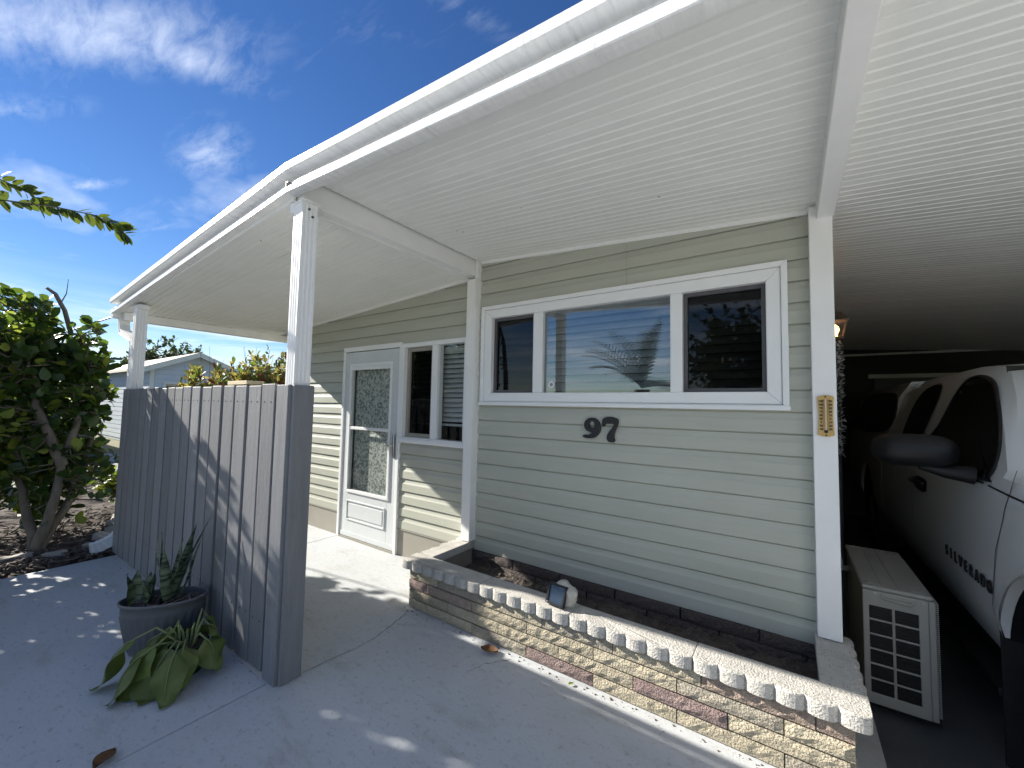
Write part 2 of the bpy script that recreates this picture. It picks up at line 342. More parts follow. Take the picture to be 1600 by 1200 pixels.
# mulch bed left of the patio: an uneven sheet and loose chips
bm = bmesh.new(); bmesh.ops.create_grid(bm, x_segments=70, y_segments=90, size=0.5)
for v in bm.verts:
    x, y = -6.4 + v.co.x * 4.8, -1.6 + v.co.y * 8.0
    d = min(1.0, max(0.0, (-3.995 - x) / 0.25))
    v.co = Vector((x, y, -0.035 + d * (0.03 * math.sin(x * 5.1 + y * 3.7) + 0.02 * math.sin(y * 9.3 - x * 4) + random.uniform(-.012, .016))))
me = bpy.data.meshes.new('mulch_bed'); bm.to_mesh(me); bm.free()
mulch = link('mulch_bed', me, M_mulch); mulch['kind'] = 'structure'
m = MB()
for i in range(4200):
    x, y = -4.02 - abs(random.gauss(0, .9)), random.uniform(-3.2, 0.9)
    z = 0.005 + random.uniform(-.01, .03); L, w = random.uniform(.015, .07), random.uniform(.004, .014)
    q = Euler((random.uniform(-.5, .5), random.uniform(-.4, .4), random.uniform(0, 6.3))).to_matrix()
    m.add([Vector((x, y, z)) + q @ Vector(p) for p in ((-L, -w, 0), (L, -w * .6, 0.003), (L, w * .7, 0), (-L, w, .003), (0, 0, .012))], [(0, 1, 4), (1, 2, 4), (2, 3, 4), (3, 0, 4)])
chips = m.build('bark_chips', M_chip); tag(chips, 'dark bark chips and dry litter covering the bed left of the patio', 'mulch', kind='stuff')

# ================================================================== the house
house = thing('mobile_home', (-1.5, 0.0, 0.0), 'beige vinyl-sided home with white porch roof, storm door and wide window', 'house')
C0, ZS = 0.1143, 0.2462
XL, XR = -4.22, 1.07
OPEN = [(-2.985, -2.045, -1, 1.98), (-2.05, -1.225, 1.046, 1.9607), (-1.075, 0.965, 1.389, 2.189)]
def ceilL(x): return 2.462 + 0.0635 * (x + 1.2)
def ceilR(x): return 2.585 - 0.066 * (x + 1.2)
# solid wall behind the siding, with its openings left free
xs = sorted({XL, XR, *[o[0] for o in OPEN], *[o[1] for o in OPEN]}); zs = sorted({-0.1, 2.23, 1.046, 1.9607, 1.98, 1.389, 2.189})
m = MB()
for a, b in zip(xs[:-1], xs[1:]):
    for c, d in zip(zs[:-1], zs[1:]):
        if any(o[0] - 1e-6 <= a and b <= o[1] + 1e-6 and o[2] - 1e-6 <= c and d <= o[3] + 1e-6 for o in OPEN): continue
        m.box(a, b, 0.0, 0.09, c, d)
m.prism([(XL, 0, 2.23), (-1.16, 0, 2.23), (-1.16, 0, 2.60), (XL, 0, 2.30)], [(XL, .09, 2.23), (-1.16, .09, 2.23), (-1.16, .09, 2.60), (XL, .09, 2.30)])
m.prism([(-1.16, 0, 2.23), (XR, 0, 2.23), (XR, 0, 2.46), (-1.16, 0, 2.60)], [(-1.16, .09, 2.23), (XR, .09, 2.23), (XR, .09, 2.46), (-1.16, .09, 2.60)])
front_wall = m.build('front_wall', M_skirt, house)
# dutch-lap boards: profile (z within the course, y)
PROF = [(0.0, -0.002), (0.0, -0.0185), (0.003, -0.0195), (0.066, -0.0185), (0.070, -0.0172), (0.080, -0.0135), (0.094, -0.0108), (0.1065, -0.0100), (0.1075, -0.0015), (0.1195, -0.0015)]
def board(x0, x1, k, clip=None):
    z0 = ZS + C0 * k; n = max(1, int((x1 - x0) / 0.4)); m = MB()
    wob = [random.uniform(-.0018, .0018) for _ in range(n + 1)]; woz = [random.uniform(-.0012, .0012) for _ in range(n + 1)]
    rings = [[(x0 + (x1 - x0) * i / n, y + (wob[i] if y < -.005 else 0), z0 + z + (woz[i] if z < .1 else 0)) for z, y in PROF] for i in range(n + 1)]
    m.strip(rings)
    me = m.mesh('siding_board')
    if clip:
        bm = bmesh.new(); bm.from_mesh(me)
        for co, no in clip: bmesh.ops.bisect_plane(bm, geom=bm.verts[:] + bm.edges[:] + bm.faces[:], plane_co=co, plane_no=no, clear_outer=True)
        nf = len(bm.faces); bm.to_mesh(me); bm.free()
        if nf == 0: return
    link('siding_board', me, M_siding, front_wall)
for k in range(0, 21):
    z0, z1 = ZS + C0 * k, ZS + C0 * (k + 1)
    cuts = [(o[0], o[1]) for o in OPEN if o[2] < z0 + 0.06 and o[3] > z0 + 0.06]
    cuts.append((-1.20, -1.115))                              # corner post
    segs = [(XL, XR)]
    for a, b in cuts:
        nx = []
        for s0, s1 in segs:
            if b <= s0 or a >= s1: nx.append((s0, s1)); continue
            if a > s0: nx.append((s0, a))
            if b < s1: nx.append((b, s1))
        segs = nx
    for s0, s1 in segs:
        if s1 - s0 < 0.01: continue
        clip = None
        if z1 > 2.2:
            if s1 < -1.15: clip = [(Vector((-1.2, 0, ceilL(-1.2) + .004)), Vector((-0.0635, 0, 1)))]
            else: clip = [(Vector((-1.2, 0, ceilR(-1.2) + .004)), Vector((0.066, 0, 1)))]
        if k in (17, 18, 19) and s0 > -1.2 and s1 - s0 > 1.5:   # a lapped vertical joint above the window
            board(s0, 0.105, k, clip); board(0.107, s1, k, clip)
        else: board(s0, s1, k, clip)
# skirting under the siding
for a, b in ((XL, -2.985), (-2.045, -1.20)):
    boxo('skirting_panel', M_skirt, house, a, b, -0.012, -0.001, 0.0, ZS + 0.004)
    MB().box(a, b, -0.02, -0.012, ZS - .012, ZS - .002).build('drip_edge', M_skirt, house)
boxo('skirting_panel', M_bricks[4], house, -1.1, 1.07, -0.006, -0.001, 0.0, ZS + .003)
# remaining walls
boxo('side_wall', M_siding, house, XL, XL + .09, 0.09, 5.7, -0.1, 2.28)
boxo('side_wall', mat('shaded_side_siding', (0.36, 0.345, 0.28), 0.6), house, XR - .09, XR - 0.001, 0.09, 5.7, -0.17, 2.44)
boxo('rear_wall', M_siding, house, XL + .09, XR - .09, 5.61, 5.7, -0.1, 2.3)
boxo('interior_wall', M_dark, house, XL + .1, XR - .1, 1.3, 1.34, -0.1, 2.25)
boxo('interior_floor', M_dark, house, XL + .1, XR - .1, .1, 1.3, 0.0, 0.04)

# ---- roof: ceiling pans (grooved every 5 cm) left and right of the ridge beam
YF = -1.50
M_top = M_roof
roof = MB()
for (xa, xb, za, zb) in ((-4.60, -1.16, ceilL(-4.6), 2.56), (-1.16, 6.0, 2.56, ceilR(6.0))):
    roof.add([(xa, YF, za + .07 if xa < -2 else za + .07), (xb, YF, zb + .07), (xb, 6.0, zb + .07), (xa, 6.0, za + .07)], [(0, 1, 2, 3)])
    roof.add([(xa, YF, za + .055), (xb, YF, zb + .055), (xb, 6.0, zb + .055), (xa, 6.0, za + .055)], [(3, 2, 1, 0)])
roof_o = roof.build('roof', M_top, house)
def pan(y0, w, xa, xb, zf, parent):
    prof = []; n = 6; s = w / n
    lapz = 0.004
    for i in range(n):
        y = y0 + i * s
        prof += [(y + (0.0005 if i == 0 else .003), lapz if i == 0 else 0.0), (y + s - 0.0095, 0.0), (y + s - 0.007, 0.0075), (y + s - 0.005, 0.0075)]
    prof.append((y0 + w, 0.0))
    m = MB(); k = max(1, int((xb - xa) / 1.2)); rings = []
    for j in range(k + 1):
        x = xa + (xb - xa) * j / k; d = random.uniform(-.0015, .0015)
        rings.append([(x, y, zf(x) + z + d) for y, z in prof])
    m.strip(rings); m.build('ceiling_pan', M_ceil, parent)
PW = 0.306
y = -1.497
while y < 5.65:
    if y < -0.02:
        pan(y, min(PW, -0.0 - y) if y + PW > 0 else PW, -4.56, -1.205, ceilL, roof_o)
    pan(y, PW, -1.13, 6.0, ceilR, roof_o)
    y += PW
# white trim where wall meets ceiling
for (xa, xb, zf) in ((XL, -1.205, ceilL), (-1.11, 1.062, ceilR)):
    MB().prism([(xa, -.028, zf(xa) - .022), (xa, -.0, zf(xa) - .022), (xa, 0, zf(xa) + .012), (xa, -.028, zf(xa) + .012)],
               [(xb, -.028, zf(xb) - .022), (xb, -.0, zf(xb) - .022), (xb, 0, zf(xb) + .012), (xb, -.028, zf(xb) + .012)]).build('ceiling_trim', M_white, roof_o)
# ridge beam and its lower flange, header at the left eave, carport beam
boxo('ridge_beam', M_white, roof_o, -1.215, -1.145, YF + .01, -0.005, 2.452, 2.60, bevel=.002, seg=1)
boxo('ridge_flange', M_white, roof_o, -1.245, -1.21, YF + .02, -0.03, 2.438, 2.4515)
boxo('eave_header', M_white, roof_o, -4.56, -4.47, YF + .01, 6.0, 2.175, ceilL(-4.5) + .0, bevel=.003, seg=1)
MB().prism([(1.098, YF + .005, 2.352), (1.168, YF + .005, 2.352), (1.168, YF + .005, 2.44), (1.098, YF + .005, 2.44)],
           [(1.098, -.02, 2.352), (1.168, -.02, 2.352), (1.168, -.02, 2.44), (1.098, -.02, 2.44)]).build('carport_beam', M_white, roof_o, bevel=.003, seg=1)
# fascia in the profile of the gutter-front: lip, groove, two bands
FP = [(-1.495, 0.15), (-1.57, 0.152), (-1.572, 0.112), (-1.562, 0.106), (-1.505, 0.106), (-1.503, 0.070), (-1.534, 0.068), (-1.538, 0.062), (-1.541, 0.058), (-1.542, 0.034), (-1.549, 0.0325), (-1.556, 0.029), (-1.557, 0.004), (-1.553, 0.0), (-1.53, 0.0), (-1.495, 0.004)]
def fascia(xa, xb, zf):
    n = max(2, int(abs(xb - xa) / .25)); rings = []
    for i in range(n + 1):
        x = xa + (xb - xa) * i / n; w = random.uniform(-.0012, .0012)
        rings.append([(x, y + w, zf(x) + z) for y, z in FP])
    m = MB(); m.strip(rings, closed=True); m.add(rings[0], [tuple(range(len(FP)))]); m.add(rings[-1], [tuple(range(len(FP) - 1, -1, -1))])
    return m.build('fascia', M_fascia, roof_o)
fL = lambda x: 2.485 + 0.0715 * (x + 1.2)
fR = lambda x: 2.485 - 0.0535 * (x + 1.2)
fascia(-4.64, -1.192, fL); fascia(-1.188, 6.0, fR)
MB().prism([(-4.62, -1.512, ceilL(-4.62) - .003), (-1.2, -1.512, ceilL(-1.2) - .003), (-1.2, -1.512, 2.50), (-4.62, -1.512, 2.26)], [(-4.62, -1.497, ceilL(-4.62) - .003), (-1.2, -1.497, ceilL(-1.2) - .003), (-1.2, -1.497, 2.50), (-4.62, -1.497, 2.26)]).build('soffit_strip', M_white, roof_o)
MB().box(-1.1915, -1.1885, -1.5585, -1.53, 2.488, 2.545).build('fascia_joint', M_skirt, roof_o)
for z in (2.503, 2.535):
    MB().tube([(-1.17, -1.560, z), (-1.17, -1.535, z)], .0045, 8).build('screw', M_screen, roof_o)
# gutter along the left eave with downspout
gut = MB(); gp = [(-4.60, 2.30), (-4.60, 2.20), (-4.67, 2.20), (-4.70, 2.24), (-4.70, 2.29), (-4.715, 2.30), (-4.69, 2.295), (-4.69, 2.245), (-4.665, 2.21), (-4.61, 2.21), (-4.61, 2.30)]
gut.prism([(x, -1.55, z) for x, z in gp], [(x, 5.9, z) for x, z in gp]); gutter = gut.build('gutter', M_white, roof_o)
def pipe(pts, w, d, name, parent):
    """rectangular ribbed downspout along pts (moves in the xz plane)"""
    m = MB(); rings = []
    for i, p in enumerate(pts):
        a = Vector(pts[max(i - 1, 0)]); b = Vector(pts[min(i + 1, len(pts) - 1)]); t = (b - a).normalized(); nx = Vector((t.z, 0, -t.x)) if abs(t.z) + abs(t.x) > 0 else Vector((1, 0, 0))
        nx = nx * (1 if nx.x >= 0 or abs(nx.x) < .01 else -1) if False else nx
        p = Vector(p); ring = []
        for sx, sy in ((-1, -1), (-.5, -1.0), (-.3, -.86), (.3, -.86), (.5, -1), (1, -1), (1, 1), (-1, 1)):
            ring.append(p + nx * sx * w / 2 + Vector((0, 1, 0)) * sy * d / 2)
        rings.append(ring)
    m.strip(rings, closed=True); return m.build(name, M_white, parent)
ds = pipe([(-4.62, -1.46, 2.21), (-4.62, -1.46, 2.13), (-4.57, -1.46, 2.06), (-4.20, -1.46, 1.96), (-4.15, -1.46, 1.90), (-4.15, -1.46, 1.82), (-4.15, -1.46, 0.19)], .06, .08, 'downspout', gutter)
el = MB(); rr_e = []
for k in range(15):
    t = k / 14; a_ = t * 1.45; c_ = Vector((-4.15 + .035 * t, -1.46 - .17 * (1 - math.cos(a_)) - .06 * t, .19 - .13 * math.sin(a_))); tg = Vector((0, -math.sin(a_), -math.cos(a_))); nn = Vector((0, -tg.z, tg.y)); w_ = .034 + (.003 if k % 2 else 0); d_ = .042 + (.004 if k % 2 else 0)
    rr_e.append([c_ + Vector((sx * w_, 0, 0)) + nn * sy * d_ for sx, sy in ((-1, -1), (1, -1), (1, 1), (-1, 1))])
el.strip(rr_e, closed=True).build('downspout_elbow', M_white, gutter)
boxo('downspout_strap', M_white, gutter, -4.19, -4.09, -1.505, -1.415, 1.76, 1.79)

# posts
def fluted_post(x0, x1, y0, y1, z0, z1, parent, name='porch_post'):
    m = MB(); ring = []
    def side(a, b, nrm):
        a, b = Vector(a), Vector(b); nrm = Vector(nrm); pts = []
        for t, dpt in ((0, 0), (.14, 0), (.18, -.006), (.30, -.006), (.34, 0), (.40, 0), (.44, -.006), (.56, -.006), (.60, 0), (.66, 0), (.70, -.006), (.82, -.006), (.86, 0)):
            pts.append(a.lerp(b, t) + nrm * dpt)
        return pts
    ring = side((x0, y0), (x1, y0), (0, -1)) + side((x1, y0), (x1, y1), (1, 0)) + side((x1, y1), (x0, y1), (0, 1)) + side((x0, y1), (x0, y0), (-1, 0))
    m.prism([(p.x, p.y, z0) for p in ring], [(p.x, p.y, z1) for p in ring]); return m.build(name, M_white, parent)
pp = fluted_post(-1.20, -1.115, -1.505, -1.42, 0.0, 2.452, house)
MB().box(-1.225, -1.201, -1.515, -1.40, 2.40, 2.45).build('bracket', M_white, pp, bevel=.002)
boxo('bracket', M_white, pp, -1.235, -1.09, -1.51, -1.41, 2.444, 2.4515)
for yy, zz_ in ((-1.47, 2.41), (-1.45, 2.375)): MB().tube([(-1.116, yy, zz_), (-1.107, yy, zz_)], .006, 8).build('screw', M_screen, pp)
p2 = fluted_post(-4.085, -4.0, -1.505, -1.42, 0.0, 2.262, house)
boxo('bracket', M_white, p2, -4.14, -3.95, -1.50, -1.425, 2.225, 2.262)
for x0, x1, z0, z1, s in ((-1.20, -1.112, 0.321, 2.42, 1), (1.066, 1.160, 0.321, 2.42, 1)):
    boxo('corner_post', M_white, house, x0, x1, -0.092, -0.001, z0, z1, bevel=.003, seg=2)
boxo('corner_post_head', M_white, house, -1.142, -1.114, -0.06, -0.001, 2.42, 2.585)
boxo('corner_post_head', M_white, house, 1.061, 1.10, -0.07, -0.001, 2.42, ceilR(1.08) + .002)
for x in (5.6,): fluted_post(x, x + .09, -1.5, -1.41, GF, 2.15, house)
# carport rear wall, plus an unseen far wall added to keep it dark
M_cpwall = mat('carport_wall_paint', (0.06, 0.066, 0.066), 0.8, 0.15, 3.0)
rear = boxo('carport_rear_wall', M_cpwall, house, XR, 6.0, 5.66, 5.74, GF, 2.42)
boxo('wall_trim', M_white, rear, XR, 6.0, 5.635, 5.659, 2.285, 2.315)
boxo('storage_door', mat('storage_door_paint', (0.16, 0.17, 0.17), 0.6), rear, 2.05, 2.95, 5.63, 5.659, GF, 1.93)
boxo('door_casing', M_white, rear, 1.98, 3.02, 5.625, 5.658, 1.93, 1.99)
boxo('unseen_side_wall', M_cpwall, house, 5.72, 5.8, -1.35, 5.66, GF, 2.17)

# ---- storm door
DX0, DX1, DY = -2.985, -2.045, -0.022
door = MB()
dx0, dx1 = -2.945, -2.085
gx0, gx1, gz0, gz1 = -2.83, -2.205, 0.50, 1.775
for b in ((dx0, gx0, .02, 1.925), (gx1, dx1, .02, 1.925), (gx0, gx1, gz1, 1.925), (gx0, gx1, .02, gz0)): door.box(b[0], b[1], DY, DY + .035, b[2], b[3])
door_o = door.build('storm_door', M_door, house, bevel=.0015, seg=1)
def frame_ring(x0, x1, z0, z1, w, y0, y1):
    m = MB(); o = [(x0, z0), (x1, z0), (x1, z1), (x0, z1)]; i = [(x0 + w, z0 + w), (x1 - w, z0 + w), (x1 - w, z1 - w), (x0 + w, z1 - w)]
    for a in range(4):
        b = (a + 1) % 4
        quad = [o[a], o[b], i[b], i[a]]
        m.prism([(p[0], y0, p[1]) for p in quad], [(p[0], y1, p[1]) for p in quad])
    return m
frame_ring(gx0 - .028, gx1 + .028, gz0 - .028, gz1 + .028, .03, DY - .012, DY - .001).build('glazing_frame', M_vinylwin, door_o, bevel=.003)
boxo('meeting_rail', M_vinylwin, door_o, gx0, gx1, DY - .008, DY + .006, 1.118, 1.148, bevel=.003)
boxo('sash_rail', M_vinylwin, door_o, gx0, gx1, DY - .006, DY + .006, 1.735, 1.772, bevel=.003)
boxo('glass_pane', M_glass_door, door_o, gx0, gx1, DY + .010, DY + .013, gz0, 1.118)
boxo('glass_pane', M_glass_door, door_o, gx0, gx1, DY + .020, DY + .023, 1.148, gz1)
M_lace = mat('lace_curtain', (0.27, 0.31, 0.29), 0.8, 0.1, 42.0, 0.2, 60, col2=(0.72, 0.75, 0.71), detail=3)
e = [x for x in M_lace.node_tree.nodes if x.type == 'VALTORGB'][0].color_ramp.elements; e[0].position = .42; e[1].position = .55
boxo('lace_curtain', M_lace, door_o, gx0 + .005, gx1 - .005, DY + .055, DY + .058, .45, 1.80)
boxo('entry_door', mat('entry_door', (0.30, 0.32, 0.32), 0.5), door_o, DX0 + .04, DX1 - .04, DY + .10, DY + .14, 0.02, 1.94)
frame_ring(-2.835, -2.222, .19, .395, .016, DY - .009, DY - .001).build('panel_moulding', M_door, door_o, bevel=.004)
boxo('raised_panel', M_door, door_o, -2.80, -2.257, DY - .006, DY - .0005, .225, .36, bevel=.005)
boxo('kick_strip', M_door, door_o, dx0 + .01, dx1 - .01, DY - .004, DY - .0005, .025, .07)
hb = MB().tube([(-2.118, DY - .004, 1.10), (-2.118, DY - .014, 1.08), (-2.118, DY - .014, .90), (-2.118, DY - .004, .88)], .014, 8)
handle = hb.build('handle', M_chrome, door_o, smooth=True)
MB().tube([(-2.12, DY - .02, 1.0), (-2.12, DY - .05, 1.0), (-2.15, DY - .055, .995), (-2.215, DY - .05, .985)], [.009, .009, .009, .006], 8).build('lever', M_chrome, handle, smooth=True)
dfr = MB()
for b in ((DX0, dx0 - .004, 0, 1.98), (dx1 + .004, DX1, 0, 1.98), (dx0 - .004, dx1 + .004, 1.932, 1.98)): dfr.box(b[0], b[1], -.034, .06, b[2], b[3])
dfr.build('door_frame', M_vinylwin, house, bevel=.003)
boxo('threshold', M_skirt, house, dx0, dx1, -.035, .06, 0, .018)

# ---- windows
def blinds(parent, x0, x1, z0, z1, pitch, yb, ang=1.05, sag=0.0):
    w = pitch * 1.12
    me = MB(); pr = [(-w / 2, -.0), (-w / 4, .0028), (0, .004), (w / 4, .0028), (w / 2, 0)]
    ca, sa = math.cos(ang), math.sin(ang)
    rings = [[(x, a * ca - b * sa, a * sa + b * ca) for a, b in pr] for x in (x0, (x0 + x1) / 2, x1)]
    rings[1] = [(p[0], p[1], p[2] - sag) for p in rings[1]]
    sm = MB().strip(rings).mesh('blind_slat', True); sm.materials.append(M_blind)
    z = z1 - .03
    while z > z0 + .02:
        link('blind_slat', sm, None, parent, loc=(0, yb, z)); z -= pitch
    boxo('bottom_rail', M_blind, parent, x0, x1, yb - .02, yb + .02, z0 - .012, z0 + .008)
# wide front window
WX0, WX1, WZ0, WZ1 = -1.0841, 0.9736, 1.3935, 2.1894
win = frame_ring(WX0, WX1, WZ0, WZ1, .030, -.042, 0.02).build('window', M_vinylwin, house, bevel=.004)
frame_ring(WX0 + .031, WX1 - .031, WZ0 + .031, WZ1 - .031, .068, -.030, .06).build('window_frame', M_vinylwin, win, bevel=.006)
boxo('sill_lip', M_vinylwin, win, WX0 - .004, WX1 + .004, -.055, -.043, WZ0 + .0, WZ0 + .024, bevel=.003)
iz0, iz1 = WZ0 + .099, WZ1 - .099
for x0, x1 in ((-.598, -.516), (.380, .450)): boxo('mullion', M_vinylwin, win, x0, x1, -.022, .055, iz0, iz1, bevel=.004)
wp = boxo('glass_pane', M_glass, win, -.516, .380, .012, .016, iz0, iz1)
for x0, x1 in ((WX0 + .099, -.598), (.450, WX1 - .099)):
    boxo('glass_pane', M_glass_scr, win, x0 + .022, x1 - .016, .030, .034, iz0 + .012, iz1 - .018)
    frame_ring(x0, x1, iz0, iz1, .022, .010, .045).build('screen_frame', M_screen, win)
bl = MB().box(WX0 + .1, WX1 - .1, .066, .106, iz1 - .02, iz1 + .03).build('blind', M_blind, win)
blinds(bl, WX0 + .10, WX1 - .10, iz0 + .03, iz1, .0515, .086, 1.0)
st = MB(); st.tube([(-.455, .010, 1.552), (-.455, .0115, 1.552)], .026, 20); st.build('round_sticker', mat('white_sticker', (.8, .8, .8)), wp)
MB().tube([(-.455, .0088, 1.552), (-.455, .0098, 1.552)], .013, 16).build('sticker_mark', mat('sticker_grey', (.25, .27, .3)), wp)
# window beside the door
VX0, VX1, VZ0, VZ1 = -2.05, -1.225, 1.046, 1.9607
win2 = frame_ring(VX0, VX1, VZ0, VZ1, .040, -.034, .05).build('window', M_vinylwin, house, bevel=.004)
boxo('sill_lip', M_vinylwin, win2, VX0 - .004, VX1, -.05, -.035, VZ0 - .01, VZ0 + .022, bevel=.003)
boxo('mullion', M_vinylwin, win2, -1.650, -1.578, -.026, .05, VZ0 + .04, VZ1 - .04, bevel=.004)
boxo('glass_pane', M_glass_clear, win2, -1.578, VX1 - .04, .005, .009, VZ0 + .04, VZ1 - .04)
boxo('glass_pane', M_glass_scr, win2, VX0 + .075, -1.66, .028, .031, VZ0 + .065, VZ1 - .065)
frame_ring(VX0 + .042, -1.652, VZ0 + .042, VZ1 - .042, .034, .006, .045).build('screen_frame', M_skirt, win2)
bl2 = MB().box(VX0 + .04, VX1 - .04, .085, .125, VZ1 - .09, VZ1 - .045).build('blind', M_blind, win2)
blinds(bl2, VX0 + .045, VX1 - .045, 1.215, VZ1 - .06, .0435, .105, 1.0)

# ---- house number 9 7: cast black numerals
def numeral(outlines, cx, cz, h, name):
    cu = bpy.data.curves.new(name, 'CURVE'); cu.dimensions = '2D'; cu.fill_mode = 'BOTH'; cu.extrude = .006; cu.bevel_depth = .002; cu.bevel_resolution = 1; cu.resolution_u = 6
    for ol in outlines:
        s = cu.splines.new('BEZIER'); s.bezier_points.add(len(ol) - 1); s.use_cyclic_u = True
        for p, q in zip(s.bezier_points, ol):
            p.co = (q[0] * h, q[1] * h, 0)
            ht = 'VECTOR' if len(q) > 2 else 'AUTO'
            p.handle_left_type = p.handle_right_type = ht
    o = bpy.data.objects.new('tmp', cu); COL.objects.link(o)
    dg = bpy.context.evaluated_depsgraph_get(); me = bpy.data.meshes.new_from_object(o.evaluated_get(dg)); bpy.data.objects.remove(o)
    me.transform(Matrix.Translation((cx, -.030, cz)) @ Matrix.Rotation(math.pi / 2, 4, 'X')); me.materials.clear()
    return link(name, me, M_black, house)
def trace(pts, y0, y1): return [((x - 680) * 1.14 / (y1 - y0), (y1 - y) / (y1 - y0)) + ((1,) if len(r) else ()) for x, y, *r in pts]
nine = [[(690, 305), (770, 340), (812, 440), (800, 540), (740, 620), (650, 650), (560, 640), (537, 625), (560, 605), (620, 600), (680, 555), (660, 545), (600, 520), (560, 440), (590, 345)],
        [(680, 355), (645, 380), (640, 440), (665, 480), (705, 475), (725, 420), (710, 370)]]
numeral([trace(o, 305, 650) for o in nine], -0.118, 1.187, 0.134, 'house_number')
seven = [[(865, 325), (1075, 320), (1092, 345), (1070, 460), (1035, 560), (1030, 640), (1040, 690), (985, 712), (935, 690), (925, 620), (960, 540), (1010, 470), (1030, 410), (960, 402), (895, 410), (885, 440), (862, 452), (848, 430), (852, 370)]]
numeral([trace(o, 320, 712) for o in seven], -0.118 - .0, 1.170, 0.150, 'house_number')

# ================================================================== fence between the porch posts
fence = thing('privacy_fence', (-2.6, -1.5, 0), 'chest-high grey painted board fence joining the two white porch posts', 'fence')
FT = 1.478
x = -4.085; i = 0
while x < -1.30:
    w = 0.141 + random.uniform(-.003, .003); y0 = -1.529 + random.uniform(-.004, .003); t = FT + random.uniform(-.006, .004); b = .012 + random.uniform(-.004, .012)
    tl = random.uniform(-.003, .003)
    m = MB(); m.prism([(x, y0, b), (x + w, y0, b), (x + w, y0 + .019, b), (x, y0 + .019, b)], [(x + tl, y0, t), (x + w + tl, y0, t), (x + w + tl, y0 + .019, t), (x + tl, y0 + .019, t)])
    bo = m.build('board', M_fence, fence, bevel=.0025, seg=1)
    for zz_ in (1.385, .262):
        for xx in (x + .035, x + w - .035): MB().tube([(xx, y0 - .0015, zz_), (xx, y0 + .002, zz_)], .004, 6).build('nail', M_black, bo)
    x += 0.1685; i += 1
xb_ = -4.085 + .146 + .011
while xb_ < -1.35:
    boxo('backing_board', M_fence, fence, xb_ - .06, xb_ + .06, -1.466, -1.450, .03, 1.40, bevel=.002, seg=1); xb_ += .1685
boxo('top_rail', M_fence, fence, -4.085, -1.215, -1.449, -1.428, 1.40, 1.472, bevel=.002, seg=1)
for z0 in (1.34, 0.22):
    boxo('rail', M_fence, fence, -4.085, -1.215, -1.505, -1.467, z0, z0 + .088)
# lumber casing round the porch post at the right end
boxo('post_casing', M_fence, fence, -1.232, -1.115, -1.53, -1.507, .0, FT - .003, bevel=.003)
boxo('post_casing', M_fence, fence, -1.114, -1.092, -1.512, -1.405, .0, FT - .004, bevel=.003)
boxo('post_casing', M_fence, fence, -4.11, -4.088, -1.53, -1.41, .0, FT, bevel=.003)
boxo('lumber_offcut', M_rawwood, fence, -1.86, -1.60, -1.5245, -1.43, 1.4835, 1.506, bevel=.002)

# ================================================================== brick planter
planter = thing('brick_planter', (0, -0.3, 0), 'low split-face brick planter with scalloped concrete cap under the wide window', 'planter')
PX0, PX1, PYF = -1.205, 1.150, -0.605
core = MB()
core.box(PX0 + .012, PX1 - .012, PYF + .014, PYF + .075, 0, .258); core.box(PX0 + .012, PX0 + .075, PYF + .075, -.01, 0, .258); core.box(PX1 - .075, PX1 - .012, PYF + .075, -.01, 0, .258)
core.build('mortar_core', M_mortar, planter)
def brick_mesh(L, H, D, seed):
    r = random.Random(seed); nx, nz = max(3, int(L / .03)), 3
    vs, fs = [], []
    for k in range(nz + 1):
        for j in range(nx + 1):
            edge = (j in (0, nx)) or (k in (0, nz))
            y = -D / 2 + (r.uniform(.001, .003) if edge else r.uniform(-.0055, .001))
            vs.append((-L / 2 + L * j / nx, y, -H / 2 + H * k / nz + (0 if edge else r.uniform(-.003, .003))))
    for k in range(nz):
        for j in range(nx): a = k * (nx + 1) + j; fs.append((a, a + 1, a + nx + 2, a + nx + 1))
    b = len(vs); n1 = nx + 1
    vs += [(-L / 2, D / 2, -H / 2), (L / 2, D / 2, -H / 2), (L / 2, D / 2, H / 2), (-L / 2, D / 2, H / 2)]
    fs += [(b, b + 3, b + 2, b + 1), tuple([b, b + 1] + list(range(nx, -1, -1))), tuple([b + 2, b + 3] + [nz * n1 + j for j in range(n1)]),
           tuple([b + 3, b] + [k * n1 for k in range(nz + 1)]), tuple([b + 1, b + 2] + [k * n1 + nx for k in range(nz, -1, -1)])]
    me = bpy.data.meshes.new('brick'); me.from_pydata(vs, [], fs); me.update(); return me
CACHE = {}
def brick(x, y, z, L, rot, c, H=.0570, D=.03):
    L = round(L, 2); key = (L, c, random.randint(0, 2))
    if key not in CACHE: CACHE[key] = brick_mesh(L, H, D, hash(key) % 1000); CACHE[key].materials.append(M_bricks[c])
    link('brick', CACHE[key], None, planter, loc=(x, y, z), rot=(0, 0, rot))
random.seed(21)
CH = .0645
for row in range(4):
    off = [0.165, -0.03, 0.165, -0.03][row] + PX0 - .395
    x = off; zc = CH * (row + .5) + .001
    if row == 3: x -= .1
    k = 0
    while x < PX1:
        a, b = max(x, PX0), min(x + .395, PX1)
        if b - a > .03:
            c = random.choices([0, 1, 2, 3], [.48, .16, .22, .14])[0]
            brick((a + b) / 2, PYF + .012 + random.uniform(-.002, .003), zc, b - a - .009, 0, c)
        x += .395
    for xe, ro in ((PX0, -math.pi / 2), (PX1, math.pi / 2)):
        y = PYF + .033 + (.0 if row % 2 else .12)
        if row % 2 == 0: brick(xe + (.012 if ro < 0 else -.012), PYF + .085, zc, .10, ro, random.choice([0, 2]))
        while y < -.02:
            b = min(y + .39, -.012)
            if b - y > .05: brick(xe + (.012 if ro < 0 else -.012), (y + b) / 2, zc, b - y - .008, ro, random.choice([0, 0, 1, 2, 3]))
            y += .39
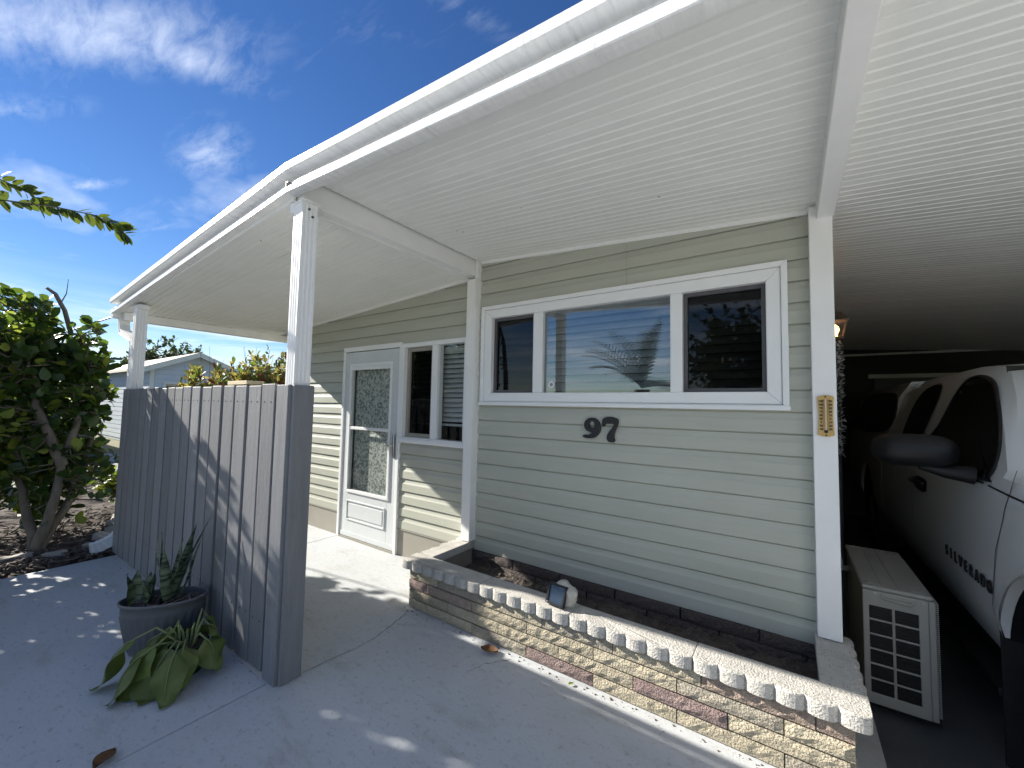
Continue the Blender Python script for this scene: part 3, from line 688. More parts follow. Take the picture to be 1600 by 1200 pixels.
# inside faces, in the same long bricks, in a much darker colour
for row in range(2, 4):
    x = PX0 + .08 + (.0 if row % 2 else .2); zc = CH * (row + .5) + .001
    x -= .39
    while x < PX1 - .08:
        a, b = max(x, PX0 + .08), min(x + .39, PX1 - .08)
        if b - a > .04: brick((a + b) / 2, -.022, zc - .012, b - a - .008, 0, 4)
        x += .39
bm = bmesh.new(); bmesh.ops.create_grid(bm, x_segments=90, y_segments=20, size=.5)
for v in bm.verts:
    v.co = Vector(((PX0 + PX1) / 2 + v.co.x * (PX1 - PX0 - .13), (PYF + .06 - .02) / 2 + v.co.y * (-.02 - PYF - .06), .145 + random.uniform(-.012, .012) + .012 * math.sin(v.co.x * 30)))
me = bpy.data.meshes.new('soil'); bm.to_mesh(me); bm.free(); link('soil', me, M_soil, planter)
deb = MB()
for k in range(260):                                         # crumbs and grit swept against planter and fence
    if k < 190: x, y = random.uniform(PX0 - .02, PX1), PYF - .012 - abs(random.gauss(0, .022))
    else: x, y = random.uniform(-3.9, -1.1), -1.535 - abs(random.gauss(0, .03))
    s_ = .0012 + .006 * random.random() ** 2.5; c_ = Vector((x, y, s_ * .5))
    P_ = [c_ + Vector((math.cos(a) * s_ * random.uniform(.6, 1.3), math.sin(a) * s_ * random.uniform(.6, 1.3), -s_ * .4)) for a in (0, 1.6, 3.1, 4.7)] + [c_ + Vector((0, 0, s_ * .6))]
    deb.add(P_, [(0, 1, 4), (1, 2, 4), (2, 3, 4), (3, 0, 4)])
tag(deb.build('grit', M_chip), 'crumbs and grit gathered along the foot of planter and fence', 'grit', kind='stuff')
# scalloped cap stones laid flat
def cap_stone(p0, axis, n, pitch, depth, out, z0, z1, start_r=0, end_r=0):
    """n scallops along axis (unit) from p0 (outer edge line); out = outward normal"""
    ax, ou = Vector(axis), Vector(out); p0 = Vector(p0); ring = []
    for i in range(n):
        for t in (0.0, .03, .09, .18, .30, .42, .5, .58, .70, .82, .91, .97):
            bul = .022 * max(0.0, 1 - (2 * t - 1) ** 2) ** .62
            ring.append(p0 + ax * (i + t) * pitch + ou * (bul - .020))
    ring.append(p0 + ax * n * pitch + ou * -.020)
    if end_r: ring[-1] = p0 + ax * (n * pitch) + ou * -.045; ring[-2] = p0 + ax * ((n - .03) * pitch) + ou * -.022
    if start_r: ring[0] = p0 + ou * -.045; ring[1] = p0 + ax * .02 * pitch + ou * -.02
    ring += [p0 + ax * n * pitch - ou * depth, p0 - ou * depth]
    if ax.cross(ou).z > 0: ring = ring[::-1]
    m = MB()
    def lvl(k, z): 
        c = sum(ring, Vector()) / len(ring)
        return [(p.x + (c.x - p.x) * 0 - ou.x * k, p.y - ou.y * k, z) if i < len(ring) else p for i, p in enumerate(ring)]
    jit = [random.uniform(-.0015, .0015) for _ in ring]
    m.prism([(p.x, p.y, z0) for p in ring], [(p.x, p.y, z1 + j) for p, j in zip(ring, jit)])
    return m.build('cap_stone', M_cap, planter, bevel=.007, seg=2)
ZC0, ZC1 = .2595, .317
pit = .0985; xx = 1.2
g = .003
cap_stone((1.2 - 6 * pit, -.632, 0), (1, 0, 0), 6, pit, .155, (0, -1, 0), ZC0, ZC1, end_r=1)
cap_stone((1.2 - 12 * pit - g, -.631, 0), (1, 0, 0), 6, pit, .154, (0, -1, 0), ZC0, ZC1 - .002)
cap_stone((1.2 - 18 * pit - 2 * g, -.632, 0), (1, 0, 0), 6, pit, .155, (0, -1, 0), ZC0, ZC1)
cap_stone((1.2 - 25 * pit - 3 * g, -.631, 0), (1, 0, 0), 7, pit, .154, (0, -1, 0), ZC0, ZC1 - .001, start_r=1)
cap_stone((1.2, -.474, 0), (0, 1, 0), 5, .0942, .145, (1, 0, 0), ZC0, ZC1 - .001)
cap_stone((-1.262, -.474, 0), (0, 1, 0), 5, .0942, .145, (-1, 0, 0), ZC0, ZC1)

# ================================================================== fake-rock spotlight on the cap
rock = thing('rock_spotlight', (-.07, -.545, ZC1), 'small faux rock solar spotlight with square black panel on the planter cap', 'garden light')
bm = bmesh.new(); bmesh.ops.create_icosphere(bm, subdivisions=3, radius=1)
for v in bm.verts:
    n = Vector(v.co); k = 1 + .10 * math.sin(n.x * 5 + 1) * math.cos(n.z * 4) + random.uniform(-.05, .05)
    v.co = Vector((n.x * .075 * k, n.y * .06 * k, n.z * .066 * k))
    if v.co.z < -.045: v.co.z = -.045
    if v.co.y < -.038: v.co.y = -.038
bmesh.ops.rotate(bm, verts=bm.verts, cent=(0, 0, 0), matrix=Matrix.Rotation(-.12, 3, 'Z') @ Matrix.Rotation(.25, 3, 'Y'))
me = bpy.data.meshes.new('rock_body'); bm.to_mesh(me); bm.free()
link('rock_body', me, mat('faux_rock', (.40, .38, .33), .85, .25, 18, .6, 60, col2=(.58, .56, .50)), rock, loc=(-.055, -.525, ZC1 + .052))
fm = frame_ring(-.056, .056, -.054, .054, .013, -.008, .014).mesh('lamp_frame')
fm.transform(Matrix.Rotation(-.35, 4, 'X')); R_ = (0, 0.03, -.10)
lf = link('lamp_frame', fm, M_black, rock, loc=(-.082, -.572, ZC1 + .058), rot=R_, bevel=.002)
pm = MB().box(-.042, .042, -.002, .008, -.042, .042).mesh('solar_panel'); pm.transform(Matrix.Rotation(-.35, 4, 'X'))
link('solar_panel', pm, mat('solar_cell', (.03, .045, .07), .12, .1, 30, spec=.6), rock, loc=(-.082, -.572, ZC1 + .058), rot=R_)

# ================================================================== thermometer on the right post
thermo = thing('wall_thermometer', (1.115, -.10, 1.27), 'yellow wall thermometer with black numbers on the right corner post', 'thermometer')
M_thy = mat('aged_yellow_plate', (.58, .38, .13), .45, .1, 6)
tp = []
for a in np.linspace(0, 1, 9): tp.append((1.083 + .004 * math.sin(a * math.pi), 1.279 + a * .184))
for a in np.linspace(0, 1, 7): tp.append((1.083 + .065 * a, 1.463 + .008 * math.sin(a * math.pi)))
for a in np.linspace(0, 1, 9): tp.append((1.148 - .004 * math.sin(a * math.pi), 1.463 - a * .184))
for a in np.linspace(0, 1, 7): tp.append((1.148 - .065 * a, 1.279 - .008 * math.sin(a * math.pi)))
tp = tp[::-1]
pl_ = MB().prism([(x, -.104, z) for x, z in tp], [(x, -.096, z) for x, z in tp]).build('plate', M_thy, thermo, bevel=.0015, seg=1)
MB().tube([(1.1155, -.107, 1.30), (1.1155, -.107, 1.452)], .003, 8).build('glass_tube', mat('tube', (.75, .62, .45), .15), thermo)
bmb = MB(); bmb.tube([(1.1155, -.104, 1.296), (1.1155, -.110, 1.296)], .008, 10); bmb.build('bulb', M_black, thermo)
tk = MB()
for k in range(28):
    z = 1.302 + k * .0054
    w = .012 if k % 3 == 0 else .007
    tk.box(1.1155 - .005 - w, 1.1155 - .005, -.1052, -.1042, z, z + .0013); tk.box(1.1155 + .005, 1.1155 + .005 + w, -.1052, -.1042, z, z + .0013)
tk.build('tick_marks', M_black, pl_)
def text_mesh(body, size, bold=0.0, ext=0.001, sx=1.0, space=1.0):
    cu = bpy.data.curves.new('t', 'FONT'); cu.body = body; cu.size = size; cu.extrude = ext; cu.offset = bold; cu.align_x = 'CENTER'; cu.space_character = space
    o = bpy.data.objects.new('tmp', cu); COL.objects.link(o); dg = bpy.context.evaluated_depsgraph_get()
    me = bpy.data.meshes.new_from_object(o.evaluated_get(dg)); bpy.data.objects.remove(o); me.materials.clear(); me.transform(Matrix.Scale(sx, 4, (1, 0, 0))); return me
for xs_, lst in ((1.0975, ['120', '100', '80', '60', '40', '20', '0', '20', '40']), (1.1335, ['50', '40', '30', '20', '10', '0', '10', '20', '30'])):
    for j, tx in enumerate(lst):
        me = text_mesh(tx, .0125, .0006); me.transform(Matrix.Rotation(math.pi / 2, 4, 'X'))
        link('scale_number', me, M_black, pl_, loc=(xs_, -.1048, 1.4375 - j * .0168))
for z in (1.464, 1.279): MB().tube([(1.1155, -.103, z), (1.1155, -.107, z)], .004, 8).build('screw', M_black, thermo)

# ================================================================== lantern post just inside the carport, tinsel wound round it
lamp = thing('lantern_post', (1.288, 1.6, GF), 'lit amber lantern on a tinsel-wrapped post behind the right corner post', 'lantern')
LX, LY = 1.288, 1.6
MB().tube([(LX, LY, GF), (LX, LY, 1.99)], .022, 10).build('pole', M_screen, lamp, smooth=True)
M_tin = mat('silver_tinsel', (.72, .72, .70), .3, .3, 60, metal=.15, spec=.8)
m = MB()
for k in range(520):
    z = 1.05 + .93 * random.random(); a = random.uniform(0, 6.28); r1 = random.uniform(.028, .058); tw = random.uniform(-.03, .03)
    c = Vector((LX + math.cos(a) * .022, LY + math.sin(a) * .022, z)); e_ = Vector((LX + math.cos(a) * r1, LY + math.sin(a) * r1, z + tw)); s_ = Vector((-math.sin(a), math.cos(a), random.uniform(-1, 1))) * .006
    m.add([c - s_, c + s_, e_ + s_, e_ - s_], [(0, 1, 2, 3)])
m.build('tinsel_garland', M_tin, lamp, kind='stuff')
M_brz = mat('weathered_bronze', (.20, .16, .12), .5, .2, 12, metal=.4)
M_amber = glass('amber_glass', .04, (.95, .80, .55))
def sq(w, z): return [(LX - w, LY - w, z), (LX + w, LY - w, z), (LX + w, LY + w, z), (LX - w, LY + w, z)]
MB().strip([sq(.03, 1.97), sq(.052, 1.985), sq(.052, 2.0), sq(.045, 2.003)], closed=True).build('base_plate', M_brz, lamp)
MB().strip([sq(.046, 2.004), sq(.072, 2.13)], closed=True).build('lantern_glass', M_amber, lamp)
fr = MB()
for sx in (-1, 1):
    for sy in (-1, 1): fr.tube([(LX + sx * .047, LY + sy * .047, 2.0), (LX + sx * .073, LY + sy * .073, 2.132)], .005, 6)
fr.build('lantern_frame', M_brz, lamp)
rf = MB().strip([sq(.085, 2.128), sq(.085, 2.138), sq(.050, 2.178), sq(.038, 2.20), sq(.010, 2.215)], closed=True).build('lantern_roof', M_brz, lamp)
MB().tube([(LX, LY, 2.21), (LX, LY, 2.23), (LX, LY, 2.262)], [.012, .007, .003], 8).build('finial', M_brz, rf)
M_bulb = bpy.data.materials.new('lit_bulb'); M_bulb.use_nodes = True
pb = M_bulb.node_tree.nodes['Principled BSDF']; pb.inputs['Base Color'].default_value = (1, .6, .25, 1); pb.inputs['Emission Color'].default_value = (1, .55, .18, 1); pb.inputs['Emission Strength'].default_value = 5.0
MB().tube([(LX, LY, 2.01), (LX, LY, 2.03), (LX, LY, 2.06), (LX, LY, 2.085), (LX, LY, 2.105)], [.014, .016, .028, .022, .004], 12).build('bulb', M_bulb, lamp, smooth=True)

# ================================================================== mini-split outdoor unit
AX0, AX1, AY0, AY1, AZ0, AZ1 = 1.276, 1.556, .32, 1.10, -.115, .470
ac = thing('air_conditioner', (1.42, .7, GF), 'beige outdoor air conditioning unit with slotted grille between house and white truck', 'air conditioner')
M_ac = mat('beige_enamel', (.46, .45, .41), .5, .05, 5, .05, 60)
M_coil = mat('coil_fins', (.03, .032, .034), .5, .2, 30, metal=.3)
acb = MB(); acb.box(AX0 + .006, AX1 - .03, AY0 + .02, AY1, AZ0, AZ1 - .012); acb.build('cabinet', M_ac, ac, bevel=.006)
MB().box(AX0 - .004, AX1 - .01, AY0 - .006, AY1 + .005, AZ1 - .0115, AZ1 + .012).build('lid', M_ac, ac, bevel=.012, seg=3)
for a in (.3, .62): boxo('lid_rib', M_ac, ac, AX0 + .02 + a * .2, AX0 + .026 + a * .2, AY0 + .04, AY1 - .03, AZ1 + .0121, AZ1 + .0145)
for yy in (AY0 + .02, AY1 - .08):
    for xx_ in (AX0 + .02, AX1 - .09): boxo('lid_boss', M_ac, ac, xx_, xx_ + .055, yy, yy + .04, AZ1 + .0122, AZ1 + .018, bevel=.004)
boxo('coil', M_coil, ac, AX0 + .012, AX1 - .036, AY0 + .006, AY0 + .0195, AZ0 + .03, AZ1 - .03)
gr = MB(); gx = [AX0 + .0, AX0 + .026, AX0 + .114, AX0 + .126, AX0 + .214, AX1 - .03]
nz_ = 6; z0_, z1_ = AZ0 + .050, AZ1 - .085; hz = (z1_ - z0_) / nz_
zed = [AZ0]
for r in range(nz_): zed += [z0_ + r * hz + .005, z0_ + (r + 1) * hz - .005]
zed.append(AZ1 - .012)
panel = MB()
for ix in range(5):
    for iz in range(len(zed) - 1):
        hole = ix in (1, 3) and iz % 2 == 1
        if not hole: panel.box(gx[ix], gx[ix + 1], AY0 - .004, AY0 + .0055, zed[iz], zed[iz + 1])
bm_ = panel.mesh('grille_panel'); b2 = bmesh.new(); b2.from_mesh(bm_); bmesh.ops.remove_doubles(b2, verts=b2.verts, dist=1e-4)
seen = {}
for f in b2.faces: seen.setdefault(tuple(sorted(v.index for v in f.verts)), []).append(f)
bmesh.ops.delete(b2, geom=[f for l_ in seen.values() if len(l_) > 1 for f in l_], context='FACES_ONLY'); b2.to_mesh(bm_); b2.free()
gp_ = link('grille_panel', bm_, M_ac, ac, bevel=.004)
for xa_, xb_ in ((gx[1], gx[2]), (gx[3], gx[4])):
    zv = z0_
    while zv < z1_: boxo('coil_tube', M_coil, gp_, xa_ + .002, xb_ - .002, AY0 - .0005, AY0 + .005, zv, zv + .006); zv += .016
boxo('edge_post', M_ac, ac, AX1 - .0295, AX1 - .004, AY0 - .002, AY0 + .03, AZ0, AZ1 - .012, bevel=.005)
fins = MB(); z = AZ0 + .02
while z < AZ1 - .02: fins.box(AX1 - .0045, AX1 + .008, AY0 + .01, AY1 - .02, z, z + .004); z += .0095
fins.build('fin_edge', M_ac, ac)
boxo('fin_back', M_coil, ac, AX1 - .03, AX1 - .005, AY0 + .031, AY1 - .01, AZ0 + .01, AZ1 - .0125)
MB().tube([(AX0 + .07, AY0 - .012, AZ1 - .028), (AX0 + .09, AY0 - .016, AZ1 - .04), (AX0 + .18, AY0 - .016, AZ1 - .045), (AX0 + .20, AY0 - .01, AZ1 - .03)], .007, 8).build('handle', M_ac, ac, smooth=True)
for xs_ in (AX0 + .05, AX0 + .23): MB().tube([(xs_, AY0 - .008, AZ1 - .025), (xs_, AY0 - .003, AZ1 - .025)], .005, 8).build('screw', M_chrome, ac)
for yy in (AY0 + .08, AY1 - .14): boxo('foot', M_coil, ac, AX0 - .01, AX1 + .02, yy, yy + .06, GF, AZ0 - .001)
MB().tube([(AX0 + .01, AY1 - .1, .35), (AX0 - .04, AY1 - .15, .36), (AX0 - .06, AY1 - .2, .48), (AX0 - .11, AY1 - .22, .52)], .018, 8).build('refrigerant_line', M_white, ac, smooth=True)

# ================================================================== pickup truck in the carport (nose towards the street)
truck = thing('pickup_truck', (2.70, 1.6, GF), 'white pickup truck with camper shell parked in the dark carport', 'truck')
M_tw = mat('truck_white_paint', (.80, .81, .82), .22, .015, 2, coat=.4, spec=.5)
M_tg = mat('tinted_glass', (.008, .010, .011), .04, .1, spec=.9)
M_tb = mat('black_plastic', (.012, .012, .014), .45, .15)
M_rub = mat('rubber', (.015, .015, .015), .8, .2, 20, .2, 40)
TX, TW = 1.70, 2.0                      # near side plane, width
def tin(z):   # how far the side leans in at height z (cab)
    return float(np.interp(z, [.28, .38, .55, .8, 1.0, 1.08, 1.62, 1.69], [.10, .03, 0, 0, .015, .03, .20, .26]))
def section(y, top, half=None):
    """half profile (inset, z) -> full ring in the xz plane at y"""
    low = [(.30, .20), (.12, .24), (.05, .33), (.005, .50), (0, .70), (.006, .90), (.018, 1.02)]
    h = low + top
    L = [(TX + i, y, z) for i, z in h]; R = [(TX + TW - i, y, z) for i, z in h[::-1]]
    return L + R
hood = lambda k: [(.03, 1.07), (.07, 1.10 - .05 * (1 - k)), (.20, 1.13 - .06 * (1 - k)), (.55, 1.16 - .06 * (1 - k)), (.98, 1.17 - .06 * (1 - k))]
def cab(t): return [(.030 + .0 * t, 1.08), (.03 + .10 * t, 1.10 + .28 * t), (.04 + .165 * t, 1.12 + .51 * t), (.06 + .22 * t, 1.13 + .565 * t), (.98, 1.14 + .60 * t)]
bed = [(.030, 1.08), (.10, 1.30), (.15, 1.55), (.24, 1.70), (.98, 1.75)]
rings = [section(-1.20, hood(.0)), section(-1.0, hood(.4)), section(-.5, hood(.8)), section(-.02, hood(1)), section(.12, cab(.06)), section(.30, cab(.36)), section(.48, cab(.62)), section(.70, cab(.86)), section(.92, cab(.97)), section(1.2, cab(1)), section(2.0, cab(1)), section(2.45, cab(.985)), section(2.62, cab(.93)), section(2.76, cab(.9))]
m = MB(); m.strip(rings, closed=True); n = len(rings[0])
m.add(rings[0], [tuple(range(n))]); m.add(rings[-1], [tuple(range(n - 1, -1, -1))])
body = m.build('cab_body', M_tw, truck, smooth=True)
rb = [section(y, bed) for y in (2.785, 4.0, 5.3, 5.36)]
m = MB(); m.strip(rb, closed=True); m.add(rb[0], [tuple(range(n))]); m.add(rb[-1], [tuple(range(n - 1, -1, -1))])
shell = m.build('camper_shell', M_tw, truck, smooth=True)
cutters = []
for (o, ys) in ((body, (-.37,)), (shell, (3.75,))):
    for yw in ys:
        ring = [(math.cos(a) * .51 + yw, max(-.3, .32 + math.sin(a) * .51)) for a in np.linspace(0, 2 * math.pi, 40, endpoint=False)]
        for xa, xb in ((TX - .2, TX + .32), (TX + TW - .32, TX + TW + .2)):
            cm = MB().prism([(xa, y, z) for y, z in ring], [(xb, y, z) for y, z in ring]).mesh('cut')
            b_ = bmesh.new(); b_.from_mesh(cm); bmesh.ops.recalc_face_normals(b_, faces=b_.faces); b_.to_mesh(cm); b_.free()
            co_ = bpy.data.objects.new('cut', cm); COL.objects.link(co_); cutters.append(co_)
            md = o.modifiers.new('arch', 'BOOLEAN'); md.operation = 'DIFFERENCE'; md.object = co_; md.solver = 'EXACT'
for o in (body, shell):
    b_ = bmesh.new(); b_.from_mesh(o.data); bmesh.ops.recalc_face_normals(b_, faces=b_.faces); b_.to_mesh(o.data); b_.free()
bpy.context.view_layer.update(); dg = bpy.context.evaluated_depsgraph_get()
for o in (body, shell):
    me = bpy.data.meshes.new_from_object(o.evaluated_get(dg)); o.modifiers.clear(); o.data = me
    me.materials.clear(); me.materials.append(M_tw)
    me.polygons.foreach_set('use_smooth', [True] * len(me.polygons))
    try: me.set_sharp_from_angle(angle=math.radians(32))
    except Exception: pass
for c in cutters: bpy.data.objects.remove(c)
def patch(name, outline, off, mat_, parent, insf=tin, rings_=5, mirror=True, thick=0):
    """a curved pane lying on the truck side; outline in (y,z)"""
    pts = []; no_ = len(outline)
    for i_ in range(no_):                                   # rounded outline (Catmull-Rom)
        p0_, p1_, p2_, p3_ = [outline[(i_ + d_) % no_] for d_ in (-1, 0, 1, 2)]
        for t in (0, .2, .4, .6, .8):
            pts.append(tuple(.5 * (2 * p1_[c_] + (p2_[c_] - p0_[c_]) * t + (2 * p0_[c_] - 5 * p1_[c_] + 4 * p2_[c_] - p3_[c_]) * t * t + (3 * p1_[c_] - p0_[c_] - 3 * p2_[c_] + p3_[c_]) * t ** 3) for c_ in (0, 1)))
    cy = sum(p[0] for p in pts) / len(pts); cz = sum(p[1] for p in pts) / len(pts)
    for side in ((0, 1) if mirror else (0,)):
        def P(y, z): i = insf(z) - off; return (TX + i, y, z) if side == 0 else (TX + TW - i, y, z)
        m = MB(); rr = []
        for k in range(rings_):
            s = 1 - k / rings_ * .98
            rr.append([P(cy + (p[0] - cy) * s, cz + (p[1] - cz) * s) for p in pts])
        m.strip(rr, closed=True); m.add(rr[-1], [tuple(range(len(pts)))])
        m.build(name, mat_, parent, smooth=True)
        if thick:
            m2 = MB(); base = [Vector(p) for p in rr[0]]; cen = Vector(P(cy, cz))
            outer = [b + (b - cen).normalized() * thick for b in base]
            sgn = -1 if side == 0 else 1
            m2.strip([[tuple(p + Vector((sgn * -.004, 0, 0))) for p in outer], [tuple(p + Vector((sgn * .006, 0, 0))) for p in outer], [tuple(p + Vector((sgn * .006, 0, 0))) for p in base], [tuple(p) for p in base]], closed=True)
            m2.build('window_trim', M_tb, parent)
dwin = [(1.48, 1.10), (1.30, 1.31), (1.22, 1.50), (1.12, 1.595), (.96, 1.615), (.80, 1.595), (.66, 1.55), (.54, 1.47), (.41, 1.37), (.29, 1.25), (.25, 1.17), (.27, 1.11), (.34, 1.09)]
patch('door_glass', dwin, .006, M_tg, truck, thick=.018)
patch('rear_door_glass', [(1.62, 1.60), (1.93, 1.605), (2.08, 1.57), (2.20, 1.49), (2.24, 1.36), (2.22, 1.24), (2.12, 1.13), (1.64, 1.12), (1.60, 1.30)], .006, M_tg, truck)
bin_ = lambda z: float(np.interp(z, [.5, 1.0, 1.08, 1.30, 1.55, 1.70], [0, .015, .03, .10, .15, .24]))
patch('camper_window', [(2.98, 1.58), (4.6, 1.60), (5.0, 1.50), (5.15, 1.22), (2.98, 1.22)], .004, M_tg, truck, bin_, thick=.02)
# windscreen
m = MB(); w0 = [(TX + .12, .16, 1.17), (TX + .25, .66, 1.58)]
m.add([(TX + .10, .135, 1.165), (TX + TW - .10, .135, 1.165), (TX + TW - .26, .80, 1.665), (TX + .26, .80, 1.665)], [(0, 1, 2, 3)])
m.build('windscreen', M_tg, truck)
def seam(pts, w=.006, name='panel_seam', mat_=M_tb, insf=tin, off=.002):
    P = []
    for a, b in zip(pts[:-1], pts[1:]):
        for t in np.linspace(0, 1, 6)[:-1]: P.append((a[0] + (b[0] - a[0]) * t, a[1] + (b[1] - a[1]) * t))
    P.append(pts[-1]); rr = []
    for i, p in enumerate(P):
        a = P[max(i - 1, 0)]; b = P[min(i + 1, len(P) - 1)]; d = Vector((b[0] - a[0], b[1] - a[1])).normalized()
        rr.append([(TX + insf(z) - off, y, z) for y, z in ((p[0] - d.y * w / 2, p[1] + d.x * w / 2), (p[0] + d.y * w / 2, p[1] - d.x * w / 2))])
    MB().strip(rr).build(name, mat_, truck)
seam([(.04, 1.16), (.02, 1.07), (.05, .94), (.10, .80), (.16, .55), (.17, .36)])
seam([(1.53, 1.08), (1.56, .80), (1.54, .36)]); seam([(2.30, 1.08), (2.33, .8), (2.33, .5)])
seam([(-.9, 1.03), (0.04, 1.055), (.25, 1.065)], .008); seam([(.3, 1.068), (1.5, 1.068), (2.7, 1.068)], .012, 'belt_moulding')
ringo = [(math.cos(a) * .52 - .37, .32 + math.sin(a) * .52) for a in np.linspace(-.1, math.pi + .1, 26)]
seam(ringo, .022, 'arch_lip', mat('arch_lip_paint', (.6, .6, .6), .3), off=.006)
for yw in (-.37, 3.75):                                       # dark liners inside the wheel arches
    for xa, xb in ((TX + .035, TX + .312), (TX + TW - .035, TX + TW - .312)):
        aa = np.linspace(-.35, math.pi + .35, 30); rr_ = [[(x_, yw + math.cos(a) * .507, .32 + math.sin(a) * .507) for a in aa] for x_ in (xa, xb)]
        ml = MB().strip(rr_); ml.add(rr_[1] , [tuple(range(len(aa)))]); ml.build('arch_liner', M_tb, truck)
# door handles
for ya, yb, nm in ((1.36, 1.50, 'door_handle'),):
    patch('handle_recess', [(1.22, .955), (1.46, .955), (1.50, .92), (1.46, .875), (1.22, .875), (1.19, .915)], .004, M_tb, truck)
    MB().tube([(TX - .004, 1.20, .925), (TX - .028, 1.26, .93), (TX - .028, 1.42, .93), (TX - .004, 1.48, .925)], .016, 8).build('door_handle', M_tb, truck, smooth=True)
# lettering on the door
for k_, ch in enumerate('SILVERADO'):
    me = text_mesh(ch, .078, .0012, .003, .85); me.transform(Matrix.Rotation(math.pi / 2, 4, 'X'))
    link('badge_letter', me, M_tb, truck, loc=(TX - .006, .765 - k_ * .0745, .60), rot=(0, .0, -math.pi / 2))
# wing mirrors
for sgn, xb in ((-1, TX), (1, TX + TW)):
    bm = bmesh.new(); bmesh.ops.create_uvsphere(bm, u_segments=24, v_segments=14, radius=1)
    for v in bm.verts:
        c = v.co; sx = abs(c.x) ** .6 * (1 if c.x > 0 else -1); sz = abs(c.z) ** .75 * (1 if c.z > 0 else -1)
        v.co = Vector((sx * .168, c.y * (.10 if c.y < 0 else .045), sz * .085))
    me = bpy.data.meshes.new('mirror'); bm.to_mesh(me); bm.free()
    me.polygons.foreach_set('use_smooth', [True] * len(me.polygons))
    mo = link('wing_mirror', me, M_tb, truck, loc=(xb + sgn * .195, .40, 1.20))
    MB().tube([(xb - sgn * .02, .40, 1.09), (xb + sgn * .08, .40, 1.10), (xb + sgn * .17, .41, 1.125)], [.045, .034, .024], 10).build('mirror_arm', M_tb, mo, smooth=True)
# wheels
def wheel(x, y, sgn):
    m = MB(); prof = [(.0, .30), (.02, .35), (.06, .378), (.18, .378), (.22, .35), (.24, .30)]
    rr = [[(x + sgn * a, y + r * math.cos(t), .21 + r * math.sin(t)) for t in np.linspace(0, 2 * math.pi, 40, endpoint=False)] for a, r in prof]
    m.strip(rr, closed=True); w = m.build('wheel', M_rub, truck, smooth=True)
    m = MB(); prof = [(.035, .235), (.02, .22), (.05, .20), (.06, .10), (.03, .08), (.03, .001)]
    rr = [[(x + sgn * a, y + r * math.cos(t), .21 + r * math.sin(t)) for t in np.linspace(0, 2 * math.pi, 30, endpoint=False)] for a, r in prof]
    m.strip(rr, closed=True); m.build('rim', M_chrome, w, smooth=True)
    m = MB(); rr = [[(x + sgn * .03, y + r * math.cos(t), .21 + r * math.sin(t)) for t in np.linspace(0, 2 * math.pi, 30, endpoint=False)] for r in (.30, .23)]
    m.strip(rr, closed=True); m.build('sidewall', M_rub, w)
for y in (-.37, 3.75):
    wheel(TX + .03, y, 1); wheel(TX + TW - .03, y, -1)
boxo('mud_flap', M_rub, truck, TX + .01, TX + .26, .125, .140, -.10, .46, bevel=.003)
boxo('running_board', M_tb, truck, TX + .02, TX + .14, .22, 2.6, .135, .18, bevel=.01)
boxo('front_bumper', M_chrome, truck, TX + .03, TX + TW - .03, -1.34, -1.21, .30, .52, bevel=.03)
boxo('grille', M_tb, truck, TX + .30, TX + TW - .30, -1.225, -1.202, .60, .98, bevel=.01)
for xa in (TX + .06, TX + TW - .28): boxo('headlight', M_vinylwin, truck, xa, xa + .22, -1.225, -1.202, .68, .98, bevel=.02)

# ================================================================== leaves and plants
def leaf_mesh(L, Wd, fold=.18, droop=.15, nseg=6, cup=0.0, wavy=0.0, tip=1.0, seed=0):
    """leaf along +x from the origin, upper side +z"""
    r = random.Random(seed); vs, fs = [], []
    for i in range(nseg + 1):
        t = i / nseg; w = Wd / 2 * (math.sin(math.pi * min(1, t ** .85 * .97 + .02)) ** (.75 * tip)) if 0 < i < nseg else Wd * .02
        z = -droop * L * t * t; x = L * t * (1 - .15 * droop * t)
        dz = fold * w; wv = wavy * math.sin(t * 11 + seed) * w
        vs += [(x, -w, z + dz + wv), (x, -w * .5, z + dz * .4), (x, 0, z), (x, w * .5, z + dz * .4), (x, w, z + dz - wv)]
    for i in range(nseg):
        for j in range(4): a = i * 5 + j; fs.append((a, a + 5, a + 6, a + 1))
    me = bpy.data.meshes.new('leaf'); me.from_pydata(vs, [], fs); me.polygons.foreach_set('use_smooth', [True] * len(me.polygons)); me.update()
    return me
LEAF_T = np.array([(0, 0, 0)] + [p for t, w, z in ((.22, .16, 0), (.50, .29, -.01), (.80, .27, -.045)) for p in ((t, w, z + .05), (t, 0, z), (t, -w, z + .05))] + [(1, 0, -.09)])
LEAF_F = [(0, 2, 1), (0, 3, 2), (1, 2, 5, 4), (2, 3, 6, 5), (4, 5, 8, 7), (5, 6, 9, 8), (7, 8, 10), (8, 9, 10)]
NV, NF = len(LEAF_T), len(LEAF_F)
